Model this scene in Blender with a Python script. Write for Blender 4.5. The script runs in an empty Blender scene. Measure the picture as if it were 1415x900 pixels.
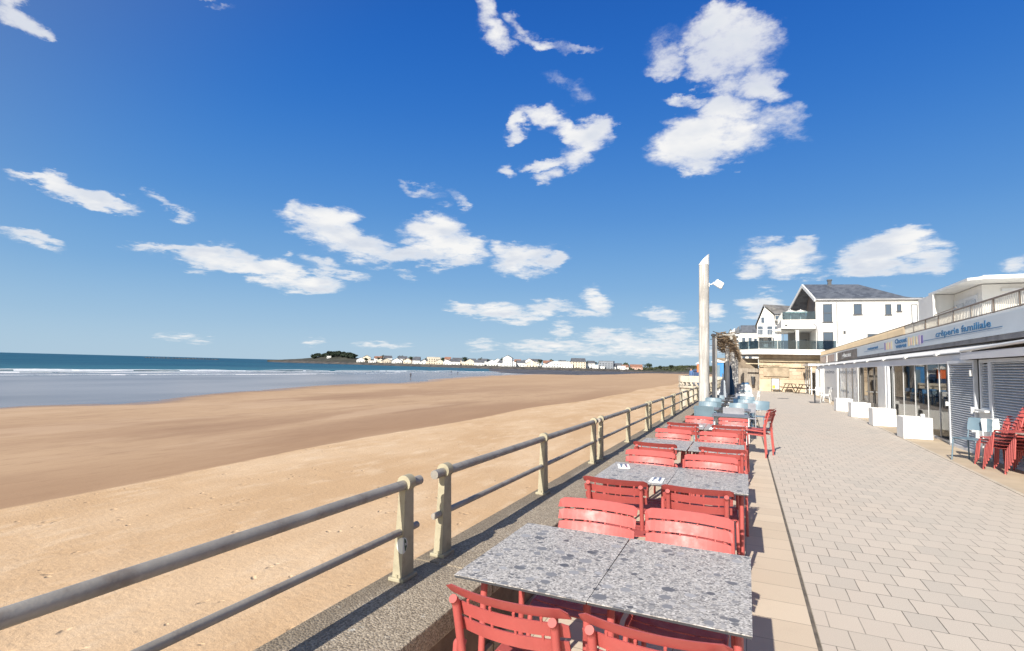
import bpy, bmesh, math, random
import numpy as np
from math import radians as rad, sin, cos, pi
from mathutils import Vector, Matrix, noise as mnoise
random.seed(7)
sc = bpy.context.scene
COL = sc.collection
CLOUDS=[(-3.28, 33.21, 0.94, 1.14, -8.7, 1),(-2.29, 31.98, 2.54, 1.74, -9.4, 1.1),(-0.21, 29.5, 3.12, 2.28, -10.0, 1.1),(-6.65, 31.11, 2.22, 1.33, -7.0, 0.75),(1.6, 27.59, 1.73, 1.45, -10.0, 1),(-1.39, 27.88, 2.69, 1.07, -25.6, 0.75),(-7.24, 29.72, 1.49, 0.62, -6.3, 0.5),(-1.82, 25.14, 2.48, 1.67, -7.9, 1.2),(-4.51, 22.52, 3.56, 2.08, 7.9, 1.2),(-0.94, 22.65, 2.44, 1.84, -7.5, 1),(-6.1, 21.45, 2.31, 1.37, -5.2, 1.1),(2.68, 23.86, 2.41, 1.45, -27.5, 0.6),(-5.24, 26.64, 1.7, 0.52, 2.1, 0.7),(4.13, 22.26, 1.47, 0.83, -36.8, 0.45),(-24.12, 24.69, 1.51, 0.74, 36.8, 1),(-21.5, 25.68, 2.41, 0.88, -4.3, 1),(-18.26, 24.52, 2.83, 0.98, -22.9, 1),(-16.03, 23.79, 1.73, 1.39, -1.8, 1.1),(-17.65, 22.08, 2.05, 1.42, -1.1, 1),(-20.91, 21.74, 2.05, 0.86, 10.7, 1),(-24.79, 20.53, 1.11, 0.66, -16.6, 0.85),(-19.99, 20.03, 1.11, 0.87, -0.0, 0.8),(-13.91, 23.72, 0.62, 0.42, -28.6, 0.5),(-27.07, 34.31, 1.31, 1.06, 2.4, 0.75),(-25.94, 32.7, 1.91, 0.95, -13.4, 0.9),(-23.46, 34.07, 1.63, 0.59, 0.6, 0.65),(-20.89, 32.72, 2.09, 0.49, -11.8, 0.6),(-18.2, 31.9, 2.07, 0.38, -17.0, 0.4),(-19.58, 29.17, 1.73, 0.8, -21.1, 0.6),(-17.71, 28.24, 1.23, 0.83, -30.5, 0.5),(-65.46, 13.98, 1.72, 0.46, -1.7, 0.9),(-63.58, 13.6, 1.91, 0.77, -10.1, 1.1),(-62.09, 13.15, 1.68, 0.61, -6.8, 1.05),(-60.8, 12.62, 1.12, 0.37, -19.7, 0.8),(-66.33, 9.02, 1.4, 0.46, -8.7, 0.8),(-57.51, 13.49, 1.21, 0.39, -13.1, 0.5),(-56.1, 12.51, 0.81, 0.32, 9.3, 0.5),(-57.41, 9.52, 2.36, 0.52, 1.9, 1),(-53.09, 9.49, 3.71, 1.15, -2.4, 1.1),(-48.99, 8.7, 3.97, 1.13, -9.9, 1.1),(-44.96, 7.99, 3.06, 0.87, -4.0, 1.1),(-43.31, 9.58, 1.69, 0.73, -10.9, 0.7),(-41.14, 8.73, 1.59, 0.44, -4.1, 0.6),(-46.85, 10.4, 0.54, 0.35, 5.9, 0.6),(-46.22, 14.85, 1.07, 1.0, -24.2, 1),(-43.16, 13.44, 3.54, 1.6, -17.0, 1.15),(-39.47, 11.89, 4.15, 1.49, -7.8, 1.1),(-32.38, 14.05, 2.81, 1.65, 3.2, 1.25),(-31.46, 12.14, 4.07, 1.44, 2.7, 1.15),(-35.35, 11.53, 3.53, 1.05, 3.5, 1),(-28.83, 12.8, 2.18, 1.23, -27.0, 1),(-23.19, 11.62, 2.37, 1.54, 1.1, 1.15),(-21.14, 11.74, 2.04, 1.38, 0.8, 1.1),(-18.78, 11.54, 1.09, 0.62, 15.1, 0.9),(-22.91, 10.09, 2.2, 0.62, 1.1, 0.8),(-28.6, 5.96, 1.87, 0.54, -3.1, 0.9),(-25.15, 5.76, 2.98, 0.86, -3.5, 1.05),(-22.55, 5.12, 2.19, 0.47, 1.3, 0.8),(-19.76, 6.2, 2.49, 0.7, 5.9, 0.85),(-14.83, 7.11, 1.53, 0.92, -21.7, 1),(-15.19, 5.88, 1.98, 0.46, -4.5, 0.8),(-35.25, 9.12, 0.91, 0.38, -11.8, 0.6),(-18.24, 3.97, 1.08, 0.7, 1.1, 0.8),(-19.29, 2.24, 4.61, 0.7, 1.2, 0.9),(-26.69, 2.05, 1.56, 0.54, 1.6, 0.7),(-14.32, 3.43, 1.97, 0.69, 0.9, 0.9),(-8.93, 2.29, 4.98, 0.9, 0.8, 0.9),(-6.77, 3.67, 2.4, 0.75, 0.4, 0.85),(-11.9, 3.01, 2.52, 0.76, 0.8, 0.85),(-5.0, 2.06, 3.02, 0.66, 0.8, 0.8),(-13.39, 1.91, 5.9, 0.54, 1.1, 0.6),(-37.48, 1.79, 2.37, 0.38, 1.9, 0.75),(-44.23, 1.84, 0.96, 0.36, 2.3, 0.7),(-55.82, 1.87, 1.48, 0.33, 2.9, 0.6),(-54.09, 1.55, 0.94, 0.27, 2.6, 0.6),(-8.15, 5.54, 2.02, 0.6, -5.2, 0.9),(-2.65, 5.73, 0.95, 0.66, -0.6, 0.9),(1.15, 6.67, 1.72, 1.06, -1.5, 1.1),(3.24, 11.11, 2.83, 1.31, -4.1, 1.15),(4.1, 9.96, 2.42, 0.96, -3.7, 1),(4.86, 11.68, 1.57, 0.81, -4.7, 1),(0.52, 9.95, 1.17, 0.85, -2.9, 0.8),(11.09, 10.67, 2.58, 1.34, 3.9, 1.15),(13.14, 11.15, 2.28, 1.18, -6.5, 1.15),(14.6, 9.71, 2.0, 0.91, -5.8, 0.95),(10.2, 9.47, 2.23, 0.77, -4.6, 0.95),(20.4, 8.87, 0.89, 0.67, -6.4, 0.8),(-68.71, 25.32, 1.41, 0.95, -14.0, 0.9),(-67.67, 25.15, 0.81, 0.64, -14.3, 0.8),(-54.95, 30.35, 1.21, 0.56, 7.1, 0.8),(-53.33, 29.41, 0.87, 0.23, 6.0, 0.4),(-29.6, 17.04, 1.08, 0.53, -25.7, 0.65),(-33.48, 18.03, 1.98, 0.45, -19.8, 0.45)]
# ------------------------------------------------------------------ camera
camd = bpy.data.cameras.new('camera'); camd.sensor_width = 36; camd.lens = 735/1415*36
camd.clip_start = .05; camd.clip_end = 60000
cam = bpy.data.objects.new('camera', camd); COL.objects.link(cam)
R_ = [[0.916367, 0.399487, 0.026103], [0.00623, -0.079424, 0.996821], [-0.400291, 0.913292, 0.07527]]
mw = Matrix(((R_[0][0], R_[1][0], -R_[2][0], 0), (R_[0][1], R_[1][1], -R_[2][1], 0), (R_[0][2], R_[1][2], -R_[2][2], 1.65), (0, 0, 0, 1)))
cam.matrix_world = mw
sc.camera = cam
# ------------------------------------------------------------------ view
sc.view_settings.view_transform = 'Standard'; sc.view_settings.look = 'None'
sc.view_settings.exposure = EXPOSURE = 0.55
sc.view_settings.gamma = 1.0; sc.view_settings.use_curve_mapping = False
sc.cycles.max_bounces = 6; sc.cycles.transparent_max_bounces = 12
sc.cycles.use_denoising = True
SUN_EL = rad(32.0); SUN_DIR = Vector((-0.135, -1.2, 0)).normalized()   # horizontal direction towards the sun
SUN_AZ = math.atan2(SUN_DIR.x, SUN_DIR.y)
sund = bpy.data.lights.new('sun', 'SUN'); sund.energy = 5.0; sund.angle = rad(.5); sund.color = (1, .94, .84)
sun = bpy.data.objects.new('sun', sund); COL.objects.link(sun)
tosun = Vector((SUN_DIR.x*cos(SUN_EL), SUN_DIR.y*cos(SUN_EL), sin(SUN_EL)))
sun.rotation_euler = tosun.to_track_quat('Z', 'Y').to_euler()
sun.location = (-10, -40, 30)
# ------------------------------------------------------------------ node helper
class NT:
    def __init__(s, tree): s.t = tree; s.n = tree.nodes; s.l = tree.links
    def a(s, typ, ins=None, **props):
        nd = s.n.new(typ)
        for k, v in props.items(): setattr(nd, k, v)
        if ins:
            for k, v in ins.items():
                sock = nd.inputs[k]
                if isinstance(v, bpy.types.NodeSocket): s.l.new(v, sock)
                else: sock.default_value = v
        return nd
    def math(s, op, a, b=None, c=None, clamp=False):
        nd = s.n.new('ShaderNodeMath'); nd.operation = op; nd.use_clamp = clamp
        for i, v in enumerate((a, b, c)):
            if v is None: continue
            if isinstance(v, bpy.types.NodeSocket): s.l.new(v, nd.inputs[i])
            else: nd.inputs[i].default_value = v
        return nd.outputs[0]
    def vm(s, op, a, b=None, scale=None):
        nd = s.n.new('ShaderNodeVectorMath'); nd.operation = op
        for i, v in enumerate((a, b)):
            if v is None: continue
            if isinstance(v, bpy.types.NodeSocket): s.l.new(v, nd.inputs[i])
            else: nd.inputs[i].default_value = v
        if scale is not None:
            if isinstance(scale, bpy.types.NodeSocket): s.l.new(scale, nd.inputs['Scale'])
            else: nd.inputs['Scale'].default_value = scale
        return nd.outputs['Value'] if op in ('LENGTH', 'DOT_PRODUCT', 'DISTANCE') else nd.outputs[0]
    def ss(s, x, lo, hi, a=0., b=1.):
        nd = s.n.new('ShaderNodeMapRange'); nd.interpolation_type = 'SMOOTHSTEP'
        s.l.new(x, nd.inputs[0])
        for i, v in enumerate((lo, hi, a, b)): nd.inputs[i+1].default_value = v
        return nd.outputs[0]
    def mix(s, f, a, b, blend='MIX'):
        nd = s.n.new('ShaderNodeMix'); nd.data_type = 'RGBA'; nd.blend_type = blend
        for i, v in ((0, f), (6, a), (7, b)):
            if isinstance(v, bpy.types.NodeSocket): s.l.new(v, nd.inputs[i])
            elif i == 0: nd.inputs[0].default_value = v
            else: nd.inputs[i].default_value = (*v[:3], 1)
        return nd.outputs[2]
    def noise(s, vec, scale, detail=3, rough=.55, out='Fac', dist=0.):
        nd = s.a('ShaderNodeTexNoise', {'Scale': scale, 'Detail': detail, 'Roughness': rough, 'Distortion': dist})
        if vec is not None: s.l.new(vec, nd.inputs['Vector'])
        return nd.outputs[out]
    def sep(s, v):
        nd = s.a('ShaderNodeSeparateXYZ', {0: v}); return nd.outputs
    def comb(s, x, y, z):
        nd = s.n.new('ShaderNodeCombineXYZ')
        for i, v in enumerate((x, y, z)):
            if isinstance(v, bpy.types.NodeSocket): s.l.new(v, nd.inputs[i])
            else: nd.inputs[i].default_value = v
        return nd.outputs[0]
# ------------------------------------------------------------------ world: nishita sky with clouds far away
world = bpy.data.worlds.new('World'); sc.world = world; world.use_nodes = True
W = NT(world.node_tree); W.n.clear()
sky = W.a('ShaderNodeTexSky'); sky.sky_type = 'NISHITA'; sky.sun_disc = False
sky.sun_elevation = SUN_EL; sky.sun_rotation = SUN_AZ
sky.altitude = 0; sky.air_density = 1.0; sky.dust_density = 0.6; sky.ozone_density = 2.5
skc = W.a('ShaderNodeHueSaturation', {'Hue': .5, 'Saturation': .72, 'Value': 1.0, 'Color': sky.outputs[0]}).outputs[0]
gam = W.a('ShaderNodeGamma', {'Color': skc, 'Gamma': 1.0}).outputs[0]
dirv = W.a('ShaderNodeTexCoord').outputs['Generated']
dx, dy, dz = W.sep(dirv)
az = W.math('MULTIPLY', W.math('ARCTAN2', dx, dy), 180/pi)
el = W.math('MULTIPLY', W.math('ARCSINE', dz), 180/pi)
# a flat cloud layer far above gives detail that gets finer towards the horizon
inv = W.math('DIVIDE', 1.0, W.math('ADD', W.math('MAXIMUM', dz, 0.0), .16))
lay = W.vm('SCALE', W.comb(dx, dy, W.math('MULTIPLY', dz, 1.6)), scale=inv)
n1 = W.noise(lay, 4.6, 10, .60, 'Color')
n2 = W.noise(lay, 8.0, 9, .66, 'Fac')
n3 = W.noise(lay, 3.3, 4, .5, 'Fac')
n4 = W.noise(lay, 11.0, 8, .74, 'Fac', .6)
amp = W.math('ADD', W.math('MULTIPLY', el, .30), 1.3)
disp = W.vm('SCALE', W.vm('SUBTRACT', n1, (.5, .5, .5)), scale=amp)
base = W.vm('MULTIPLY_ADD', W.vm('ADD', W.comb(az, el, 0.0), disp), (1, 1, 0))
base.node.inputs[2].default_value = (0, 0, 1)
rp = W.a('ShaderNodeValToRGB', {0: W.math('DIVIDE', W.math('MAXIMUM', el, 0.), 60.)}); rp.color_ramp.interpolation = 'B_SPLINE'
e_ = rp.color_ramp; K_ = 9.5
stops = [(0, (.31, .42, .51)), (.06, (.235, .37, .505)), (.14, (.13, .285, .49)), (.26, (.050, .19, .46)), (.42, (.011, .115, .41)), (.6, (.003, .076, .35)), (1, (.002, .045, .22))]
e_.elements[0].position = 0; e_.elements[1].position = 1
for i_, (p_, c_) in enumerate(stops):
    q_ = e_.elements[0] if i_ == 0 else (e_.elements[len(e_.elements)-1] if i_ == len(stops)-1 else e_.elements.new(p_)); q_.color = (*c_, 1)
ramp = W.vm('SCALE', rp.outputs[0], scale=K_)
toS = W.vm('DOT_PRODUCT', dirv, tuple(tosun))
gam = W.mix(W.ss(toS, -.25, .45, .93, .10), W.vm('SCALE', gam, scale=.8), ramp)   # paler, whiter sky on the sun's side
bgsky = W.a('ShaderNodeBackground', {'Color': gam, 'Strength': .105}).outputs[0]
def cloud_sector(lo, hi):
    acc = None
    for (ca, ce, ra, re, an, st) in CLOUDS:
        if ca+ra*1.25+2.2 < lo or ca-ra*1.25-2.2 > hi: continue
        an_, sx_, sy_ = rad(an), 1.40*ra, 1.40*re
        ax = Vector((cos(an_)/sx_, sin(an_)/sx_, 0)); ay = Vector((-sin(an_)/sy_, cos(an_)/sy_, 0)); cc = Vector((ca, ce, 0))
        k = math.sqrt(st)
        u = W.vm('DOT_PRODUCT', base, (ax.x*k, ax.y*k, -ax.dot(cc)*k)); v = W.vm('DOT_PRODUCT', base, (ay.x*k, ay.y*k, -ay.dot(cc)*k))
        d = W.math('SUBTRACT', st, W.math('MULTIPLY_ADD', u, u, W.math('MULTIPLY', v, v)))
        acc = d if acc is None else W.math('SMOOTH_MAX', acc, d, .12)
    if acc is None: return bgsky
    core = W.math('MAXIMUM', acc, -.9)
    dens = W.math('ADD', W.math('ADD', core, -.36), W.math('MULTIPLY', W.math('SUBTRACT', n2, .5), 2.1))
    veil = W.math('MULTIPLY', W.ss(core, -.1, .9), W.ss(n4, .40, .72))
    alpha = W.math('MAXIMUM', W.ss(dens, -.30, .75), W.math('MULTIPLY', veil, .42))
    colr = W.mix(W.math('MULTIPLY', W.ss(n3, .38, .62), W.ss(dens, .2, .8)), (1.0, .99, .97), (.70, .75, .84))
    bg = W.a('ShaderNodeBackground', {'Color': colr, 'Strength': CLOUD_STR}).outputs[0]
    return W.a('ShaderNodeMixShader', {0: W.math('MULTIPLY', alpha, .96), 1: bgsky, 2: bg}).outputs[0]
CLOUD_STR = .66
cuts = [-70, -52, -41, -30, -19, -8, 4, 26]
shader = bgsky
for lo, hi in zip(cuts[:-1], cuts[1:]):
    inside = W.math('MULTIPLY', W.math('MULTIPLY', W.math('GREATER_THAN', az, lo), W.math('LESS_THAN', az, hi)),
                    W.math('MULTIPLY', W.math('GREATER_THAN', el, -.2), W.math('LESS_THAN', el, 42)))
    shader = W.a('ShaderNodeMixShader', {0: inside, 1: shader, 2: cloud_sector(lo, hi)}).outputs[0]
W.a('ShaderNodeOutputWorld', {'Surface': shader})
try: world.cycles.sampling_method = 'MANUAL'; world.cycles.sample_map_resolution = 256
except Exception: pass
# ------------------------------------------------------------------ materials
MATS = {}
def newmat(name):
    m = bpy.data.materials.new(name); m.use_nodes = True; t = NT(m.node_tree); t.n.clear(); return m, t
def pos(t): return t.a('ShaderNodeNewGeometry').outputs['Position']
def objc(t): return t.a('ShaderNodeTexCoord').outputs['Object']
def finish(m, t, col, rough=.6, bump=None, bstr=.3, bdist=.01, metal=0., spec=.5, **kw):
    b = t.a('ShaderNodeBsdfPrincipled', {'Metallic': metal, 'Specular IOR Level': spec})
    for k, v in (('Base Color', col), ('Roughness', rough)):
        if isinstance(v, bpy.types.NodeSocket): t.l.new(v, b.inputs[k])
        else: b.inputs[k].default_value = (*v[:3], 1) if k == 'Base Color' else v
    for k, v in kw.items(): b.inputs[k].default_value = v
    if bump is not None:
        bp = t.a('ShaderNodeBump', {'Height': bump, 'Strength': bstr, 'Distance': bdist}); t.l.new(bp.outputs[0], b.inputs['Normal'])
    t.a('ShaderNodeOutputMaterial', {'Surface': b.outputs[0]})
    return m
def mat(name, col, rough=.6, var=.12, vs=3., metal=0., bump=0., bs=60., stain=None, spec=.5):
    if name in MATS: return MATS[name]
    m, t = newmat(name); p = pos(t)
    n = t.noise(p, vs, 5, .6)
    a = tuple(c*(1-var) for c in col); b = tuple(min(1, c*(1+var)) for c in col)
    c = t.mix(t.ss(n, .3, .7), a, b)
    if stain:
        sn = t.noise(p, stain[1], 6, .65); c = t.mix(t.math('MULTIPLY', t.ss(sn, .5, .72), stain[2]), c, stain[0])
    r = t.ss(t.noise(p, vs*2.3, 3), .25, .75, max(.02, rough-.08), min(1, rough+.08))
    finish(m, t, c, r, t.noise(p, bs, 4) if bump else None, bump, .004, metal, spec)
    MATS[name] = m; return m
RED = mat('red_powder_coat', (.43, .088, .078), .5, .05, 9, stain=((.47, .125, .11), 30, .2), bump=.05, bs=400)
REDSH = RED
WHITE = mat('white_render', (.68, .67, .64), .75, .03, .8, bump=.06, bs=30, stain=((.60, .58, .53), .9, .35))
WHITEP = mat('white_paint', (.70, .70, .68), .4, .03, 2)
WPLANT = mat('white_planter_resin', (.74, .73, .70), .5, .03, 2, stain=((.62, .60, .55), 2.5, .3))
GREYP = mat('pale_grey_paint', (.62, .64, .66), .45, .05, 2)
DARKM = mat('dark_grey_metal', (.05, .052, .058), .45, .2, 4)
GALV = mat('galvanised_tube', (.30, .275, .24), .55, .15, 6, metal=.12, bump=.25, bs=90, stain=((.15, .11, .085), 9, .5))
POSTM = mat('cream_cast_paint', (.36, .32, .22), .65, .12, 9, bump=.12, bs=80, stain=((.22, .18, .12), 12, .55))
WOOD = mat('weathered_wood', (.40, .38, .34), .85, .18, 3, bump=.5, bs=40, stain=((.22, .20, .17), 5, .5))
DWOOD = mat('dark_wood', (.10, .065, .045), .8, .25, 6)
GLASSBAL = None
SLATE = None
def grain(name, a, b, sx=18, sz=1.2, rough=.85):
    m, t = newmat(name); p = pos(t)
    q = t.vm('MULTIPLY', p, (sx, sx, sz))
    n = t.noise(q, 1.0, 6, .6); n2 = t.noise(p, 2.2, 4)
    c = t.mix(t.ss(n, .3, .7), a, b); c = t.mix(t.math('MULTIPLY', t.ss(n2, .45, .7), .35), c, tuple(x*.55 for x in a))
    MATS[name] = finish(m, t, c, rough, n, .5, .01); return m
POLEW = grain('weathered_pole_wood', (.33, .315, .29), (.56, .545, .52))
FENCEW = grain('fence_wood', (.24, .20, .16), (.40, .35, .29), 14, .8)
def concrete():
    m, t = newmat('exposed_aggregate_concrete'); p = pos(t)
    v = t.a('ShaderNodeTexVoronoi', {'Vector': p, 'Scale': 95.0, 'Randomness': 1.0})
    vc = t.sep(v.outputs['Color'])[0]
    c = t.mix(t.ss(vc, 0, 1), (.19, .145, .095), (.44, .36, .26))
    v2 = t.a('ShaderNodeTexVoronoi', {'Vector': p, 'Scale': 150.0}); c = t.mix(.35, c, t.mix(t.sep(v2.outputs['Color'])[1], (.08, .065, .05), (.52, .46, .38)))
    n = t.noise(p, 1.7, 6, .65); c = t.mix(t.math('MULTIPLY', t.ss(n, .45, .7), .45), c, (.17, .145, .115))
    n3 = t.noise(p, 11, 4, .7); c = t.mix(t.math('MULTIPLY', t.ss(n3, .62, .72), .7), c, (.52, .50, .44))
    edge = t.ss(t.math('ADD', t.sep(p)[0], t.math('MULTIPLY', t.math('SUBTRACT', t.noise(p, 2.5, 5, .7), .5), .22)), -1.76, -1.66, 1., 0.)
    c = t.mix(t.math('MULTIPLY', edge, .55), c, (.13, .10, .065))
    h = t.math('MULTIPLY', v.outputs['Distance'], -1.)
    return finish(m, t, c, .9, h, .7, .006)
CONC = concrete()
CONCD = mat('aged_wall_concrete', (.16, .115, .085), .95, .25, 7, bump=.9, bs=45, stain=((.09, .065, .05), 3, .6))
CONCP = mat('pale_concrete', (.44, .40, .33), .9, .15, 2, bump=.4, bs=20, stain=((.24, .21, .17), 1.6, .6))
def terrazzo():
    m, t = newmat('terrazzo_top'); p = pos(t)
    w = t.vm('ADD', p, t.vm('SCALE', t.vm('SUBTRACT', t.noise(p, 45, 3, .6, 'Color'), (.5, .5, .5)), scale=.008))
    w2 = t.vm('MULTIPLY', w, (1, 1.12, 1))
    v0 = t.a('ShaderNodeTexVoronoi', {'Vector': w2, 'Scale': 150.0}, voronoi_dimensions='2D'); r0 = t.sep(v0.outputs['Color'])[0]
    cr = t.a('ShaderNodeValToRGB', {0: r0}); e = cr.color_ramp
    e.elements[0].position = 0; e.elements[0].color = (.16, .15, .14, 1); e.elements[1].position = 1; e.elements[1].color = (.64, .60, .55, 1)
    x = e.elements.new(.35); x.color = (.36, .335, .31, 1); x = e.elements.new(.7); x.color = (.48, .45, .41, 1)
    c = cr.outputs[0]
    for scl, thr, keep, ca, cb, rnd in ((62., .42, .45, (.07, .065, .065), (.72, .68, .63), 1), (27., .40, .62, (.06, .06, .065), (.52, .49, .46), 1), (12.5, .36, .68, (.03, .032, .04), (.42, .41, .41), 1)):
        v = t.a('ShaderNodeTexVoronoi', {'Vector': t.vm('ADD', w2, (scl*.13, scl*.07, 0)), 'Scale': scl, 'Randomness': .9}, voronoi_dimensions='2D')
        sr, sg, sb = t.sep(v.outputs['Color'])
        ok = t.math('GREATER_THAN', sr, keep)
        rad_ = t.math('MULTIPLY_ADD', sg, thr*.6, thr*.45)
        inside = t.math('MULTIPLY', ok, t.math('LESS_THAN', v.outputs['Distance'], rad_))
        cc = t.mix(t.math('POWER', sb, .9), ca, cb)
        cc = t.mix(.15, cc, t.mix(t.noise(p, 160, 3), (.1, .1, .11), (.7, .7, .7)))
        c = t.mix(inside, c, cc)
    m = finish(m, t, c, .5, t.noise(p, 300, 2), .05, .001, spec=.3); return m
TERR = terrazzo()
def paving():
    m, t = newmat('promenade_paving'); p = pos(t); X, Y, Z = t.sep(p)
    pw = t.vm('ADD', p, t.vm('SCALE', t.vm('SUBTRACT', t.noise(p, 3.2, 3, .6, 'Color'), (.5, .5, .5)), scale=.012))
    b = t.a('ShaderNodeTexBrick', {'Vector': pw, 'Color1': (0, 0, 0, 1), 'Color2': (1, 1, 1, 1), 'Mortar': (.5, .5, .5, 1), 'Scale': 1.0,
        'Mortar Size': .0036, 'Mortar Smooth': .25, 'Bias': 0., 'Brick Width': .2, 'Row Height': .26})
    b.offset = .5; b.squash = 1.
    rnd = t.sep(b.outputs['Color'])[0]
    cr = t.a('ShaderNodeValToRGB', {0: rnd}); e = cr.color_ramp
    e.elements[0].color = (.50, .45, .385, 1); e.elements[1].color = (.63, .55, .455, 1)
    x = e.elements.new(.3); x.color = (.565, .50, .42, 1); x = e.elements.new(.65); x.color = (.60, .52, .435, 1); x = e.elements.new(.12); x.color = (.53, .475, .40, 1)
    grit = t.noise(p, 240, 3, .8); c = t.mix(.42, cr.outputs[0], t.mix(t.ss(grit, .3, .7), (.22, .195, .165), (.76, .68, .58)))
    big = t.noise(t.vm('MULTIPLY', p, (.5, .35, 1)), 1.1, 6, .65); c = t.mix(t.math('MULTIPLY', t.ss(big, .42, .66), .5), c, (.54, .475, .40))
    pk = t.noise(p, .35, 4); c = t.mix(t.math('MULTIPLY', t.ss(pk, .4, .7), .35), c, (.56, .46, .37))
    spot = t.a('ShaderNodeTexVoronoi', {'Vector': p, 'Scale': 3.1}); sp = t.math('MULTIPLY', t.math('LESS_THAN', spot.outputs['Distance'], .035), t.math('GREATER_THAN', t.sep(spot.outputs['Color'])[0], .5))
    c = t.mix(t.math('MULTIPLY', sp, .5), c, (.14, .125, .11))
    c = t.mix(t.math('MULTIPLY', b.outputs['Fac'], .9), c, t.mix(t.ss(t.noise(p, 1.3, 3), .35, .65), (.08, .07, .055), (.30, .265, .22)))
    h = t.math('ADD', t.math('MULTIPLY', b.outputs['Fac'], -1.), t.math('MULTIPLY', grit, .25))
    return finish(m, t, c, .85, h, .5, .004)
PAVE = paving()
def slabs():
    m, t = newmat('terrace_slabs'); p = pos(t)
    q = t.vm('ADD', p, (0.0, .03, 0))
    b = t.a('ShaderNodeTexBrick', {'Vector': q, 'Color1': (0, 0, 0, 1), 'Color2': (1, 1, 1, 1), 'Mortar': (.5, .5, .5, 1), 'Scale': 1.0,
        'Mortar Size': .003, 'Mortar Smooth': .2, 'Bias': 0., 'Brick Width': .40, 'Row Height': .32})
    b.offset = 0.; rnd = t.sep(b.outputs['Color'])[0]
    c = t.mix(rnd, (.58, .465, .34), (.67, .55, .41))
    grit = t.noise(p, 200, 3, .8); c = t.mix(.25, c, t.mix(t.ss(grit, .3, .7), (.30, .26, .21), (.75, .66, .55)))
    n = t.noise(p, 2.1, 6, .65); c = t.mix(t.math('MULTIPLY', t.ss(n, .5, .75), .35), c, (.48, .39, .30))
    c = t.mix(t.math('MULTIPLY', b.outputs['Fac'], .85), c, (.22, .18, .14))
    return finish(m, t, c, .85, t.math('MULTIPLY', b.outputs['Fac'], -1.), .5, .004)
SLABS = slabs()
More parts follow.
